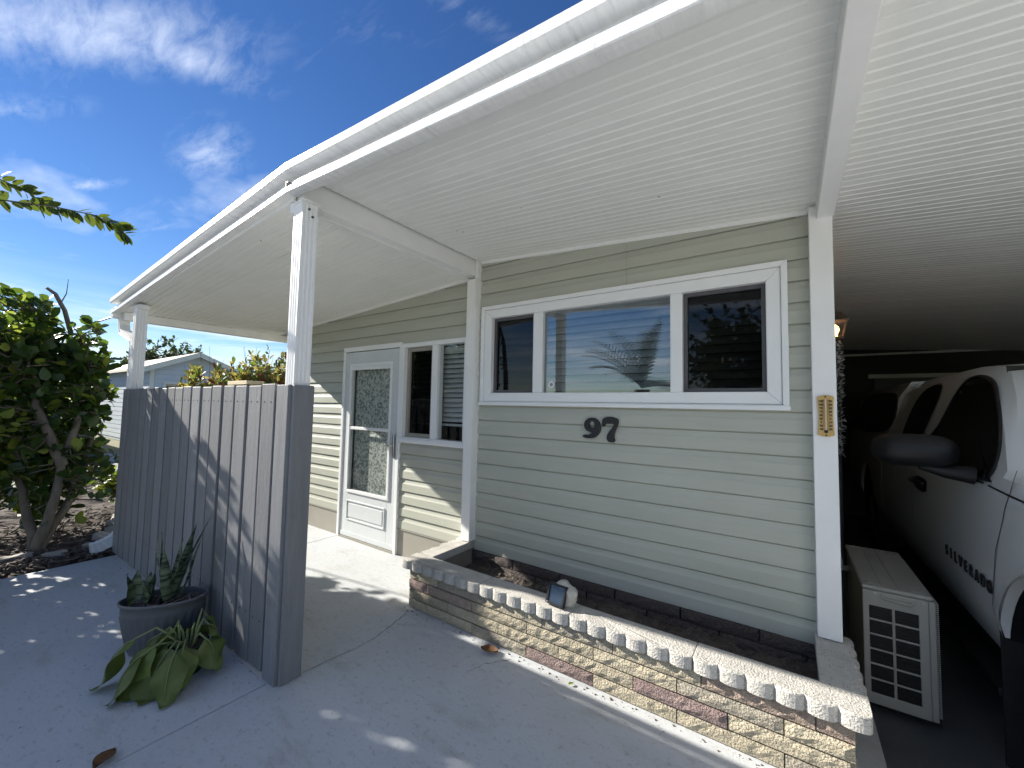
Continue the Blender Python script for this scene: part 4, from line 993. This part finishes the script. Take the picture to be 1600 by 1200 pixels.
def leaf_cloud(name, pos, dirs, ups, lens, mats, parent, wide=.55, mi=None, kind='stuff'):
    pos = np.asarray(pos, float); d = np.asarray(dirs, float); u = np.asarray(ups, float); n = len(pos)
    d /= np.linalg.norm(d, axis=1, keepdims=True) + 1e-9
    s = np.cross(u, d); s /= np.linalg.norm(s, axis=1, keepdims=True) + 1e-9
    w = np.cross(d, s); Ls = np.asarray(lens, float)[:, None]
    V = np.empty((n, NV, 3))
    for k, (a, b, c) in enumerate(LEAF_T): V[:, k] = pos + Ls * (a * d + b * (wide / .6) * s + c * w)
    me = bpy.data.meshes.new(name); me.vertices.add(n * NV); me.vertices.foreach_set('co', V.ravel())
    tmpl = [i for f in LEAF_F for i in f]; tl = len(tmpl); szs = [len(f) for f in LEAF_F]; st = np.cumsum([0] + szs[:-1])
    me.loops.add(n * tl); me.loops.foreach_set('vertex_index', (np.arange(n)[:, None] * NV + np.array(tmpl)[None]).ravel())
    me.polygons.add(n * NF); me.polygons.foreach_set('loop_start', (np.arange(n)[:, None] * tl + st[None]).ravel()); me.polygons.foreach_set('loop_total', np.tile(szs, n))
    for mm in (mats if isinstance(mats, (list, tuple)) else [mats]): me.materials.append(mm)
    if mi is not None: me.polygons.foreach_set('material_index', np.repeat(np.asarray(mi, int), NF))
    me.polygons.foreach_set('use_smooth', np.ones(n * NF, bool)); me.update(calc_edges=True); me.validate()
    return link(name, me, None, parent, kind=kind)
def rand_dir(r, up_bias=0.0):
    v = r.normal(size=3); v[2] += up_bias; return v / np.linalg.norm(v)
def shrub(name, label, cat, base, stems, lobes, n_tips, leaves_per, leaf_len, mats, weights, seed, bark=M_bark, wide=.55, group=None, trunk_r=.04, up=.3, tipspread=.07, extra=None):
    """stems: lists of points; lobes: (centre, radii, share) volumes filled with leafy branch tips"""
    r = np.random.default_rng(seed); t = thing(name, base, label, cat, group)
    tm = MB(); skel = []
    for st in stems:
        P = [Vector(p) for p in st]; n = len(P)
        Q = []
        for a, b in zip(P[:-1], P[1:]):
            for k in range(4): Q.append(a.lerp(b, k / 4) + Vector(r.normal(0, .008, 3)))
        Q.append(P[-1]); rad = [trunk_r * (1 - .75 * i / len(Q)) for i in range(len(Q))]
        tm.tube(Q, rad, 8); skel += Q
    pos, dirs, ups, lens, mi = [], [], [], [], []
    SK = np.array([tuple(p) for p in skel])
    for c, rad, share in lobes:
        for _ in range(int(n_tips * share)):
            v = rand_dir(r) * (r.random() ** .45) * (1 if r.random() > .12 else r.uniform(1.05, 1.22)); tip = np.array(c) + v * np.array(rad)
            j = np.argmin(((SK - tip) ** 2).sum(1) + .0 * r.random()); a = SK[j]
            mid = (a + tip) / 2 + r.normal(0, .05, 3); mid[2] -= .03
            L = np.linalg.norm(tip - a)
            if L > .04: tm.tube([a, mid, tip], [.010 * min(1.5, L + .3), .007, .003], 5, cap=False)
            k = max(2, int(leaves_per * r.uniform(.6, 1.4)))
            bd = tip - mid; bd /= np.linalg.norm(bd) + 1e-9
            for q in range(k):
                back = r.random() * min(L * .8, tipspread * 3)
                p = tip - bd * back + r.normal(0, .01, 3)
                d = rand_dir(r, up) + bd * .5; pos.append(p); dirs.append(d); u = rand_dir(r, 1.2); ups.append(u)
                lens.append(leaf_len * r.uniform(.5, 1.3)); mi.append(r.choice(len(weights), p=weights))
    for _ in range(int(n_tips * .06)):                        # bare twigs standing clear of the leaves
        c, rad, _s = lobes[r.integers(len(lobes))]; v = rand_dir(r, .5); a = np.array(c) + v * np.array(rad) * .6; b = np.array(c) + v * np.array(rad) * r.uniform(1.0, 1.3)
        tm.tube([a, (a + b) / 2 + r.normal(0, .03, 3) * leaf_len * 8, b], [.0045, .003, .0015], 4, cap=False)
    tr = tm.build('trunk', bark, t, smooth=True)
    leaf_cloud('crown', pos, dirs, ups, lens, mats, t, wide, mi)
    return t
CL = [M_leafA, M_leafY]
# the shrub standing left of the fence, leaning trunk visible
shrub('clusia_shrub', 'tall broad-leaved shrub with leaning pale trunk just left of the fence', 'shrub', (-4.58, -1.93, 0),
      [[(-4.58, -1.95, -.05), (-4.60, -1.86, .35), (-4.66, -1.80, .75), (-4.68, -1.73, 1.15), (-4.72, -1.66, 1.55), (-4.75, -1.72, 2.0)],
       [(-4.60, -1.93, 0.0), (-4.78, -1.72, .4), (-4.92, -1.58, .9), (-4.95, -1.55, 1.4)],
       [(-4.66, -1.80, .75), (-4.70, -1.98, 1.3), (-4.72, -2.05, 1.9), (-4.74, -1.96, 2.28)],
       [(-4.66, -1.93, 0.0), (-4.9, -2.0, .5), (-5.1, -2.1, 1.1)]],
      [((-4.78, -1.98, 1.78), (.42, .42, .55), .40), ((-4.78, -1.66, 1.50), (.36, .24, .52), .26), ((-4.9, -1.95, 1.0), (.40, .42, .45), .16), ((-4.75, -1.62, .75), (.3, .22, .30), .06), ((-4.75, -2.25, 1.75), (.4, .28, .65), .24), ((-4.95, -1.75, .55), (.45, .35, .4), .16)],
      330, 7, .108, CL, [.86, .14], 11, trunk_r=.042, wide=.62)
shrub('clusia_shrub', 'broad-leaved shrub at the left picture edge behind the leaning trunk', 'shrub', (-5.5, -2.25, 0),
      [[(-5.5, -2.25, -.05), (-5.5, -2.2, .6), (-5.45, -2.2, 1.3), (-5.5, -2.2, 2.0)], [(-5.5, -2.25, 0), (-5.7, -2.0, .6), (-5.75, -1.85, 1.2)]],
      [((-5.5, -2.15, 1.5), (.6, .5, .85), .6), ((-5.7, -1.85, .8), (.6, .5, .6), .4)], 480, 7, .11, CL, [.92, .08], 12, wide=.62)
# the same hedge carries on towards the viewer, outside the frame
shrub('clusia_shrub', 'hedge shrub beside the patio nearest the viewer, outside the picture', 'shrub', (-4.75, -3.0, 0),
      [[(-4.75, -3.0, -.05), (-4.75, -2.95, .8), (-4.75, -2.95, 1.6), (-4.75, -2.95, 2.2)]], [((-4.8, -2.95, 1.75), (.6, .68, 1.15), .62), ((-4.8, -2.7, 2.1), (.45, .35, .42), .2), ((-4.8, -2.55, .85), (.5, .42, .7), .2)], 640, 8, .11, CL, [.92, .08], 13, wide=.62)
shrub('clusia_shrub', 'second hedge shrub towards the viewer, outside the picture', 'shrub', (-4.9, -4.2, 0),
      [[(-4.9, -4.2, -.05), (-4.9, -4.1, .8), (-4.9, -4.1, 1.6), (-4.9, -4.1, 2.3)]], [((-4.9, -4.15, 1.75), (.7, .8, 1.15), 1)], 560, 8, .11, CL, [.92, .08], 14, wide=.62)
# low bright plant by the downspout
shrub('low_shrub', 'low bright-green seedling beside the fence end', 'plant', (-5.6, -1.2, 0),
      [[(-5.6, -1.2, 0), (-5.6, -1.2, .35)]], [((-5.6, -1.2, .42), (.35, .3, .22), 1)], 60, 5, .09, [M_leafY, M_leafA], [.7, .3], 15, trunk_r=.012)
# bare dead twig standing out of the shrub top
tw = MB(); tw.tube([(-4.75, -1.80, 2.0), (-4.72, -1.86, 2.22), (-4.70, -1.93, 2.36), (-4.68, -1.99, 2.40)], [.02, .018, .016, .012], 7); tw.tube([(-4.71, -1.89, 2.28), (-4.70, -1.86, 2.38), (-4.70, -1.855, 2.52)], [.006, .004, .002], 5)
tag(tw.build('dead_twig', M_bark), 'bare broken twig rising from the top of the leaning shrub', 'twig')

# tree outside the frame on the left whose branch reaches into the sky
tree = thing('overhanging_tree', (-3.9, -4.3, 0), 'leafy arching branch reaching into the sky at the left picture edge', 'tree')
MB().tube([(-3.9, -4.3, -.1), (-3.85, -4.2, 1.0), (-3.75, -4.0, 2.0), (-3.6, -3.7, 2.6), (-3.45, -3.3, 2.95)], [.06, .055, .05, .04, .03], 8).build('trunk', M_bark, tree, smooth=True)
M_bl = translucent(mat('branch_leaf', (.035, .06, .018), .4, .3, 6, col2=(.06, .09, .025), rnd=.3), .26, (.20, .27, .03))
lm = [leaf_mesh(.088, .054, .15, .05, 5, seed=s) for s in range(3)]
for q in lm: q.materials.append(M_bl)
def leafy_branch(P, n, r0=.007):
    P = [Vector(p) for p in P]; b = MB().tube(P, [r0 * (1 - .8 * i / (len(P) - 1)) for i in range(len(P))], 6).build('branch', M_bark, tree, smooth=True)
    tot = len(P) - 1
    for i in range(n):
        t = (i + random.random() * .6) / n * tot; k = min(int(t), tot - 1); p = P[k].lerp(P[k + 1], t - k); d = (P[k + 1] - P[k]).normalized()
        side = -1 if i % 2 else 1
        out = (d.cross(Vector((0, 0, 1))) * side * .35 + d * .45 + Vector((0, 0, -.62 + random.uniform(-.35, .5)))).normalized()
        if random.random() < .28: out = (out + Vector((0, 0, 1.1))).normalized()
        q = out.to_track_quat('X', 'Z') @ Quaternion((1, 0, 0), random.uniform(-.9, .9))
        o = link('leaf', lm[i % 3], None, b, loc=p); o.rotation_euler = q.to_euler(); s = random.uniform(.75, 1.15); o.scale = (s, s, s)
leafy_branch([(-3.45, -3.3, 2.95), (-3.2, -2.75, 2.80), (-3.05, -2.40, 2.60), (-2.98, -2.15, 2.635), (-2.97, -1.98, 2.65), (-2.98, -1.86, 2.625), (-3.0, -1.80, 2.57)], 84)
leafy_branch([(-3.45, -3.3, 2.95), (-3.2, -2.7, 2.92), (-3.12, -2.40, 2.76), (-3.08, -2.28, 2.72), (-3.08, -2.18, 2.66)], 46)
leafy_branch([(-3.6, -3.7, 2.6), (-3.3, -2.9, 2.5), (-3.2, -2.55, 2.35), (-3.15, -2.42, 2.24)], 26)
leafy_branch([(-3.75, -4.0, 2.0), (-3.4, -3.2, 2.5), (-3.1, -2.9, 3.0), (-2.7, -2.8, 3.2)], 40)

# ================================================================== potted plants by the fence
M_pot = mat('grey_plastic_pot', (.115, .12, .125), .5, .06, 5)
M_psoil = mat('potting_soil', (.035, .028, .022), .95, .4, 40, .8, 60, col2=(.11, .09, .08))
pot = thing('potted_snake_plant', (-1.93, -1.72, 0), 'oval fluted grey planter pot with banded snake plants beside the fence', 'potted plant')
PC = Vector((-1.95, -1.735, 0)); PA, PB, PH, ang = .205, .120, .275, 0.93
def oval(k, z, flute=0.0, n=112):
    out = []
    for i in range(n):
        t = 2 * math.pi * i / n; f = 1 + flute * (0.5 - abs(math.sin(t * 14))) * .06
        x, y = PA * k * math.cos(t) * f, PB * (k if k > .9 else k * .98) * math.sin(t) * f
        out.append((PC.x + x * math.cos(ang) - y * math.sin(ang), PC.y + x * math.sin(ang) + y * math.cos(ang), z))
    return out
MB().strip([oval(.72, .0), oval(.74, .012), oval(.77, .03, 1), oval(.86, .12, 1), oval(.93, .20, 1), oval(.945, .215), oval(.95, .225), oval(.955, .262), oval(1.0, .264), oval(1.01, .27), oval(1.005, .279), oval(.965, .28), oval(.955, .272), oval(.93, .23)], closed=True).build('pot', M_pot, pot, smooth=True)
ps = MB(); o1 = oval(.94, .232); ps.add(o1 + [(PC.x, PC.y, .245)], [(i, (i + 1) % len(o1), len(o1)) for i in range(len(o1))]); ps.build('soil', M_psoil, pot)
M_snake = bpy.data.materials.new('snake_plant_leaf'); M_snake.use_nodes = True
n, l, p = nodes_of(M_snake); p.inputs['Roughness'].default_value = .4
tcn = n.new('ShaderNodeTexCoord'); mp = n.new('ShaderNodeMapping'); mp.inputs['Scale'].default_value = (42, 7, 7); l.new(tcn.outputs['Object'], mp.inputs[0])
nz = n.new('ShaderNodeTexNoise'); nz.inputs['Scale'].default_value = 1.0; nz.inputs['Detail'].default_value = 3; nz.inputs['Distortion'].default_value = .6; l.new(mp.outputs[0], nz.inputs['Vector'])
rp = n.new('ShaderNodeValToRGB'); e = rp.color_ramp.elements; e[0].position = .44; e[0].color = (.012, .024, .012, 1); e[1].position = .56; e[1].color = (.11, .15, .085, 1); l.new(nz.outputs[0], rp.inputs[0]); l.new(rp.outputs[0], p.inputs['Base Color'])
def blade(L, Wd, curl, seed, tip=.5):
    vs, fs = [], []; ns = 12
    for i in range(ns + 1):
        t = i / ns; w = Wd / 2 * (.55 + .45 * math.sin(math.pi * min(1, t * 1.1))) * (1 - t ** 5 * .97) if i < ns else .001
        z = curl * L * t * t
        for j in (-1, -.5, 0, .5, 1): vs.append((L * t, w * j, z + .35 * w * j * j + .004 * math.sin(t * 9 + seed)))
    for i in range(ns):
        for j in range(4): a = i * 5 + j; fs.append((a, a + 5, a + 6, a + 1))
    me = bpy.data.meshes.new('leaf'); me.from_pydata(vs, [], fs); me.polygons.foreach_set('use_smooth', [True] * len(me.polygons)); me.materials.append(M_snake); return me
def put_blade(u, v, L, Wd, az, tilt, curl=.05, roll=0.0):
    x, y = u * math.cos(ang) - v * math.sin(ang), u * math.sin(ang) + v * math.cos(ang)
    d = Vector((math.sin(tilt) * math.cos(az), math.sin(tilt) * math.sin(az), math.cos(tilt)))
    q = d.to_track_quat('X', 'Z') @ Quaternion((1, 0, 0), roll)
    o = link('leaf', blade(L, Wd, curl, u * 30), None, pot, loc=(PC.x + x, PC.y + y, .235)); o.rotation_euler = q.to_euler()
put_blade(-.02, .00, .56, .066, .75, .50, .04, .3); put_blade(.03, .02, .45, .066, .6, .28, .04, -.2); put_blade(.00, .03, .36, .066, 1.2, .20, .03, .4)
put_blade(-.03, .02, .40, .060, 3.6, .10, -.04, .9); put_blade(.06, .0, .42, .022, .5, .40, .08, 0); put_blade(.0, -.01, .40, .020, 3.4, .22, .05, .2); put_blade(.02, -.02, .33, .05, 5.6, .2, .05, .5)
put_blade(-.15, .02, .19, .07, 2.6, .16, .05, .3); put_blade(-.13, -.04, .20, .072, 4.3, .22, .10, -.3); put_blade(-.11, .03, .17, .065, 2.2, .30, .1, .2); put_blade(-.08, -.03, .16, .065, 4.4, .12, .05, .4); put_blade(-.09, .045, .16, .06, .9, .15, .05, -.4)
for k in range(26):
    t = random.uniform(0, 6.28); rr_ = random.random() ** .5 * .8; x, y = PA * rr_ * math.cos(t), PB * rr_ * math.sin(t)
    c = Vector((PC.x + x * math.cos(ang) - y * math.sin(ang), PC.y + x * math.sin(ang) + y * math.cos(ang), .246 + random.uniform(0, .012)))
    d = Vector((random.uniform(-1, 1), random.uniform(-1, 1), random.uniform(-.1, .25))).normalized() * random.uniform(.02, .05)
    MB().tube([c - d, c + d * .3 + Vector((0, 0, .006)), c + d], [.003, .005, .001], 5).build('dry_litter', mat('dry_leaf_litter', (.20, .16, .14), .9) if k == 0 else bpy.data.materials['dry_leaf_litter'], pot)

wilt = thing('wilted_plant', (-1.55, -1.75, 0), 'wilted broad-leaved green plant drooping over its pot in front of the grey planter', 'potted plant')
WC = Vector((-1.60, -1.73, 0))
wp_ = [[(WC.x + r_ * math.cos(t), WC.y + r_ * math.sin(t), z) for t in np.linspace(0, 2 * math.pi, 32, endpoint=False)] for r_, z in ((.065, 0), (.07, .01), (.085, .12), (.092, .121), (.092, .14), (.084, .14), (.08, .12))]
MB().strip(wp_, closed=True).build('pot', M_tb, wilt, smooth=True)
sp = wp_[-1]; MB().add(sp + [(WC.x, WC.y, .125)], [(i, (i + 1) % len(sp), len(sp)) for i in range(len(sp))]).build('soil', M_psoil, wilt)
M_wilt = mat('wilted_leaf', (.10, .15, .030), .5, .3, 9, .3, 30, col2=(.17, .20, .055), rnd=.3, local=True, bdist=.01)
M_stalk = mat('pale_stalk', (.19, .22, .09), .6, .1)
translucent(M_wilt, .15, (.2, .25, .04))
def wilt_leaf(az, reach, L, Wd, rise=.10, under=False, roll=0.0, seed=0):
    """stalk arches out of the pot, the blade hangs from its end to the ground"""
    o0 = WC + Vector((math.cos(az) * .03, math.sin(az) * .03, .12)); out = Vector((math.cos(az), math.sin(az), 0)); sd = Vector((-out.y, out.x, 0))
    top = o0 + out * reach * .55 + Vector((0, 0, rise)); end = o0 + out * reach + Vector((0, 0, rise * .72))
    pts = [o0, o0.lerp(top, .5) + Vector((0, 0, .02)), top, end]
    vs, fs = [], []; ns = 9; r = random.Random(seed)
    prev = end.copy(); a0 = -.25
    for i in range(ns + 1):
        t = i / ns
        a = a0 - 1.25 * min(1, t * 1.6) + (1.15 * max(0, (t - .55)) if prev.z < .09 else 0)
        if i: prev = prev + (out * math.cos(a) + Vector((0, 0, math.sin(a)))) * (L / ns)
        if prev.z < .012: prev.z = .012
        w = Wd / 2 * (math.sin(math.pi * min(1, t ** .7 * .96 + .03)) ** .7) if i < ns else .004
        nrm = Vector((0, 0, 1)) * math.cos(a) - out * math.sin(a)
        sdr = (sd * math.cos(roll * t) + nrm * math.sin(roll * t)).normalized()
        for j in (-1, -.5, 0, .5, 1):
            q = prev + sdr * w * j + nrm * (-.30 * w * abs(j) ** 1.5 + .016 * math.sin(t * 10 + j * 3 + seed) * abs(j))
            q.z = max(q.z, .006 + .004 * abs(j)); vs.append(q)
    for i in range(ns):
        for j in range(4): b = i * 5 + j; fs.append((b, b + 5, b + 6, b + 1))
    m = MB().add(vs, fs); lf_ = m.build('leaf', M_wilt, wilt, smooth=True)
    sf = lf_.modifiers.new('sub', 'SUBSURF'); sf.levels = sf.render_levels = 1
    rib = [vs[i * 5 + 2] + Vector((0, 0, .003)) for i in range(1, 8)]
    MB().tube(pts + rib, [.007, .006, .005, .004] + [.0026 - .0003 * i for i in range(7)], 6).build('stalk', M_stalk, lf_, smooth=True)
for k, (az, re, L, Wd, ri, ro) in enumerate([(-2.95, .16, .24, .12, .07, .3), (-2.45, .10, .25, .13, .09, -.4), (-2.05, .15, .27, .14, .10, .3), (-1.62, .11, .29, .15, .08, -.2), (-1.30, .17, .27, .14, .09, .5), (-.95, .10, .28, .15, .07, -.3), (-.55, .14, .25, .13, .08, .4), (-.2, .10, .22, .13, .06, -.3), (.3, .09, .18, .11, .06, .5),
        (-3.4, .06, .15, .08, .06, 0), (1.6, .06, .16, .10, .15, .5), (.9, .05, .15, .10, .17, -.5), (-1.5, .05, .18, .11, .05, .6), (-2.35, .05, .20, .10, .05, -.6), (-.65, .05, .17, .11, .05, .2), (-1.85, .03, .15, .09, .12, .9), (2.4, .05, .14, .09, .12, -.6)]):
    wilt_leaf(az + random.uniform(-.25, .25), re * random.uniform(.7, 1.25), L * random.uniform(.8, 1.1), Wd * random.uniform(1.05, 1.3), ri * random.uniform(.7, 1.4), False, ro * 1.6, k)

# fallen leaves on the paving
M_dry = mat('dry_brown_leaf', (.14, .07, .03), .8, .3, 30, .4, 60)
for (x, y, rz, s, lab) in ((-.441, -.685, .4, 1.0, 'curled brown dry leaf on the paving at the planter foot'), (-1.20, -2.10, 2.2, .9, 'brown dry leaf at the bottom picture edge on the slab joint'), (.05, -.655, 1.0, .28, 'tiny yellow leaf scrap on the paving by the planter')):
    vs, fs = [], []
    for i in range(7):
        t = i / 6; w = .035 * math.sin(math.pi * (t * .96 + .02)) * s
        for j in (-1, -.4, .4, 1): vs.append(((t - .5) * .10 * s, w * j, .004 + .022 * s * abs(j) ** 1.4 * (1 - .4 * t) + random.uniform(0, .006) * s))
    for i in range(6):
        for j in range(3): a = i * 4 + j; fs.append((a, a + 4, a + 5, a + 1))
    o = MB().add(vs, fs).build('dry_leaf', M_dry if s > .5 else M_leafY, None, smooth=True, loc=(x, y, .002), rot=(0, 0, rz)); tag(o, lab, 'leaf')
    MB()
# edging stones along the bed near the downspout
STL = ['flat grey edging stone just behind the downspout mouth', 'long edging stone in the bark behind the downspout', 'edging stone farthest back beside the fence end', 'small edging stone at the patio corner by the downspout', 'edging stone near the low green seedling', 'short edging stone along the slab edge', 'pale flat stone beside the leaning trunk foot', 'edging stone hidden behind the fence end']
for k, (x, y, lx, ly, h, rz) in enumerate([(-4.55, -1.50, .24, .10, .07, .2), (-4.75, -1.40, .30, .11, .06, -.1), (-5.0, -1.32, .28, .12, .08, .15), (-4.32, -1.62, .12, .09, .06, .8), (-5.3, -1.25, .26, .12, .07, -.2), (-4.3, -1.85, .16, .08, .05, 1.2), (-4.45, -2.05, .20, .10, .045, 1.4), (-4.7, -1.25, .25, .12, .06, .05)]):
    bm = bmesh.new(); bmesh.ops.create_cube(bm, size=1); bmesh.ops.subdivide_edges(bm, edges=bm.edges[:], cuts=2, use_grid_fill=True)
    for v in bm.verts:
        v.co = Vector((v.co.x * lx, v.co.y * ly, v.co.z * h)) * (1 - .18 * (abs(v.co.x) + abs(v.co.y)) * .5) + Vector((random.uniform(-.012, .012), random.uniform(-.01, .01), random.uniform(-.008, .008)))
    me = bpy.data.meshes.new('edging_stone'); bm.to_mesh(me); bm.free()
    o = link('edging_stone', me, M_stone, None, loc=(x, y, h / 2 + .0), rot=(0, 0, rz), bevel=.008)
    tag(o, STL[k], 'stone', 'edging stones in the bed')

# ================================================================== beyond the fence
M_croA = translucent(mat('croton_green', (.06, .10, .02), .5, .3, 3, col2=(.13, .17, .03)), .35, (.22, .28, .04)); M_croB = translucent(mat('croton_gold', (.30, .25, .05), .5, .3, 3, col2=(.40, .30, .08)), .35, (.5, .4, .1)); M_croC = mat('croton_red', (.22, .08, .04), .5, .3, 3)
for k_, (x, y, h, lab) in enumerate([(-7.0, .12, 2.02, 'gold and green croton bush left of the others behind the fence'), (-7.1, .85, 2.22, 'middle croton bush with reddish tips behind the fence'), (-7.0, 1.55, 2.38, 'croton bush behind the fence nearest the white porch post')]):
    shrub('croton_bush', lab, 'bush', (x, y, -.2), [[(x, y, -.2), (x, y, h * .6)], [(x, y, -.2), (x + .2, y + .2, h * .7)], [(x, y, -.2), (x - .1, y - .2, h * .65)]],
          [((x, y, h * .58), (.55, .52, h * .46), 1)], 260, 8, .13, [M_croA, M_croB, M_croC], [.48, .38, .14], 30 + k_, wide=.4, trunk_r=.02, up=.6, group='croton bushes behind the fence')
# pale gabled shed
shed = thing('gabled_shed', (-18.5, 3.0, -.2), 'pale blue-grey sided shed with cream gabled roof across the side road', 'shed')
M_shw = mat('shed_siding', (.50, .56, .62), .7, .05, 2); M_shr = mat('cream_roof', (.72, .66, .48), .6, .05, 2); M_sht = mat('shed_trim', (.62, .64, .58), .6)
sx, s0, s1, ev, rg = -17.0, 1.76, 4.30, 2.50, 3.02
m = MB(); m.box(-24.5, sx, s0, s1, -.2, ev); m.prism([(-24.5, s0, ev), (-24.5, s1, ev), (-24.5, (s0 + s1) / 2, rg)], [(sx, s0, ev), (sx, s1, ev), (sx, (s0 + s1) / 2, rg)])
sw = m.build('wall', M_shw, shed)
z = -.1
while z < ev - .02:
    boxo('siding_board', M_shw, sw, sx + .001, sx + .022, s0 + .1, s1 - .1, z, z + .15); boxo('siding_board', M_shw, sw, -24.5, sx - .1, s0 - .022, s0 - .001, z, z + .15); z += .17
for ysd in (-1, 1):
    yc = (s0 + s1) / 2; ye = yc + ysd * ((s1 - s0) / 2 + .30); ze = ev - .12
    MB().prism([(-24.8, yc, rg + .03), (-24.8, ye, ze), (-24.8, ye, ze + .09), (-24.8, yc, rg + .12)], [(sx + .3, yc, rg + .03), (sx + .3, ye, ze), (sx + .3, ye, ze + .09), (sx + .3, yc, rg + .12)]).build('roof', M_shr, shed)
    MB().prism([(sx + .301, yc, rg - .06), (sx + .301, ye, ze - .10), (sx + .301, ye, ze + .06), (sx + .301, yc, rg + .10)], [(sx + .33, yc, rg - .06), (sx + .33, ye, ze - .10), (sx + .33, ye, ze + .06), (sx + .33, yc, rg + .10)]).build('rake_board', M_sht, shed)
boxo('gable_vent', mat('vent_tan', (.45, .44, .30), .7), shed, sx + .02, sx + .05, 2.85, 3.22, 2.42, 2.72)
boxo('corner_board', M_sht, shed, sx, sx + .03, s0 - .03, s0 + .09, -.2, ev); boxo('corner_board', M_sht, shed, sx, sx + .03, s1 - .09, s1 + .03, -.2, ev)
wf = boxo('window', M_sht, shed, sx + .023, sx + .045, 2.1, 3.4, 1.0, 2.02); boxo('pane', M_tg, wf, sx + .046, sx + .05, 2.18, 3.32, 1.08, 1.94)
# low pale house further left
nb = thing('neighbour_house', (-22, -3, -.2), 'low pale house half hidden behind the left shrubs', 'house')
boxo('wall', M_shw, nb, -27, -18.5, -6.5, -.6, -.2, 2.3); boxo('roof', M_shr, nb, -27.4, -18.1, -6.9, -.3, 2.301, 2.55)
for y in (-5.0, -2.6): f_ = boxo('window', M_sht, nb, -18.5 + .001, -18.46, y, y + 1.2, .8, 1.9); boxo('pane', M_tg, f_, -18.459, -18.455, y + .08, y + 1.12, .88, 1.82)
# trees far behind
M_oak = mat('oak_leaf', (.030, .045, .018), .6, .3, 1.0, col2=(.06, .08, .03)); translucent(M_oak, .2, (.1, .14, .03))
def far_tree(x, y, h, R, lab, seed, mats=[M_oak], w=[1.0], n=260, leaf=.38, cat='tree', name='oak_tree', squash=.62):
    r = random.Random(seed); lobes = [((x, y, h - R * squash * .9), (R * .75, R * .75, R * squash), .5)]
    for k in range(4):
        a = k * 1.57 + r.random(); lobes.append(((x + math.cos(a) * R * .55, y + math.sin(a) * R * .55, h - R * squash * 1.15 + r.uniform(-.1, .15) * R), (R * .48, R * .48, R * .42), .15))
    shrub(name, lab, cat, (x, y, -.2), [[(x, y, -.3), (x + .1, y, h * .35), (x, y + .1, h * .7)], [(x, y, h * .3), (x + R * .4, y + R * .3, h * .65)], [(x, y, h * .3), (x - R * .3, y - R * .4, h * .65)], [(x, y, h * .35), (x + R * .2, y - R * .5, h * .7)]], lobes, n, 9, leaf, mats, w, seed, trunk_r=h * .035, wide=.5, tipspread=.3)
far_tree(-36, 7.4, 6.0, 3.2, 'broad dark oak rising behind the cream shed roof', 50, n=420, leaf=.30)
far_tree(-34, 3.0, 3.9, 2.4, 'round dark tree left of the oak behind the shed', 51, n=260, leaf=.30)
far_tree(-30, 12.6, 4.5, 1.9, 'dark tree behind the crotons near the white post', 52, n=240, leaf=.26)
far_tree(-32, 11.0, 4.0, 1.4, 'small dark tree between the oak and the white post', 53, n=150, leaf=.26)
far_tree(-40, -1.5, 5.0, 3.5, 'far tree hidden behind the left shrubs', 54, n=260, leaf=.4)
# across the street, seen in the window panes
far_tree(-.4, -12.5, 5.2, 2.3, 'leafy tree across the driveway mirrored in the right window pane', 60, n=420, leaf=.22, squash=.85)
palm = thing('palm_tree', (-2.2, -8.0, -.2), 'feather palm across the paving, seen as a reflection in the wide window', 'palm')
PT = Vector((-2.2, -8.0, 1.95))
MB().tube([(-2.2, -8.0, -.3), (-2.2, -8.0, .8), (-2.2, -8.0, 1.9)], [.26, .22, .20], 12).build('trunk', M_bark, palm, smooth=True)
M_palm = mat('palm_frond', (.025, .042, .014), .5, .3, 3, col2=(.05, .07, .022)); 
for k in range(26):
    az = k * 2.39996; el = .25 + 1.2 * ((k * .618) % 1); L = random.uniform(1.45, 1.9); ns = 18; pts = []
    d = Vector((math.cos(az) * math.cos(el), math.sin(az) * math.cos(el), math.sin(el))); p_ = PT.copy()
    for i in range(ns + 1):
        pts.append(p_.copy()); d = (d + Vector((0, 0, -.055))).normalized(); p_ = p_ + d * (L / ns)
    m = MB(); m.tube(pts, [.018 * (1 - .85 * i / ns) for i in range(ns + 1)], 5)
    for i in range(2, ns + 1):
        t = i / ns; dd = (pts[i] - pts[i - 1]).normalized(); sd_ = dd.cross(Vector((0, 0, 1))).normalized(); un = sd_.cross(dd)
        for s in (-1, 1):
            ll = .36 * math.sin(math.pi * min(1, .15 + t * .8)) + .05; o_ = (sd_ * s + dd * .75 + un * .25).normalized(); a = pts[i]; b = a + o_ * ll * .6; c = a + o_ * ll + Vector((0, 0, -.06)); wv = dd * .013
            m.add([a - wv, a + wv, b + wv, b - wv, c], [(0, 1, 2, 3), (3, 2, 4)])
    m.build('frond', M_palm, palm)
# service cable from the eave corner to the left
cb = MB().tube([(-4.70, -1.5, 2.24), (-6.5, -1.75, 2.12), (-9, -2.2, 2.05), (-14, -3.1, 2.3), (-22, -4.5, 3.4)], .008, 6)
tag(cb.build('service_cable', M_tb), 'thin dark cable running from the eave corner past the shrubs', 'cable')
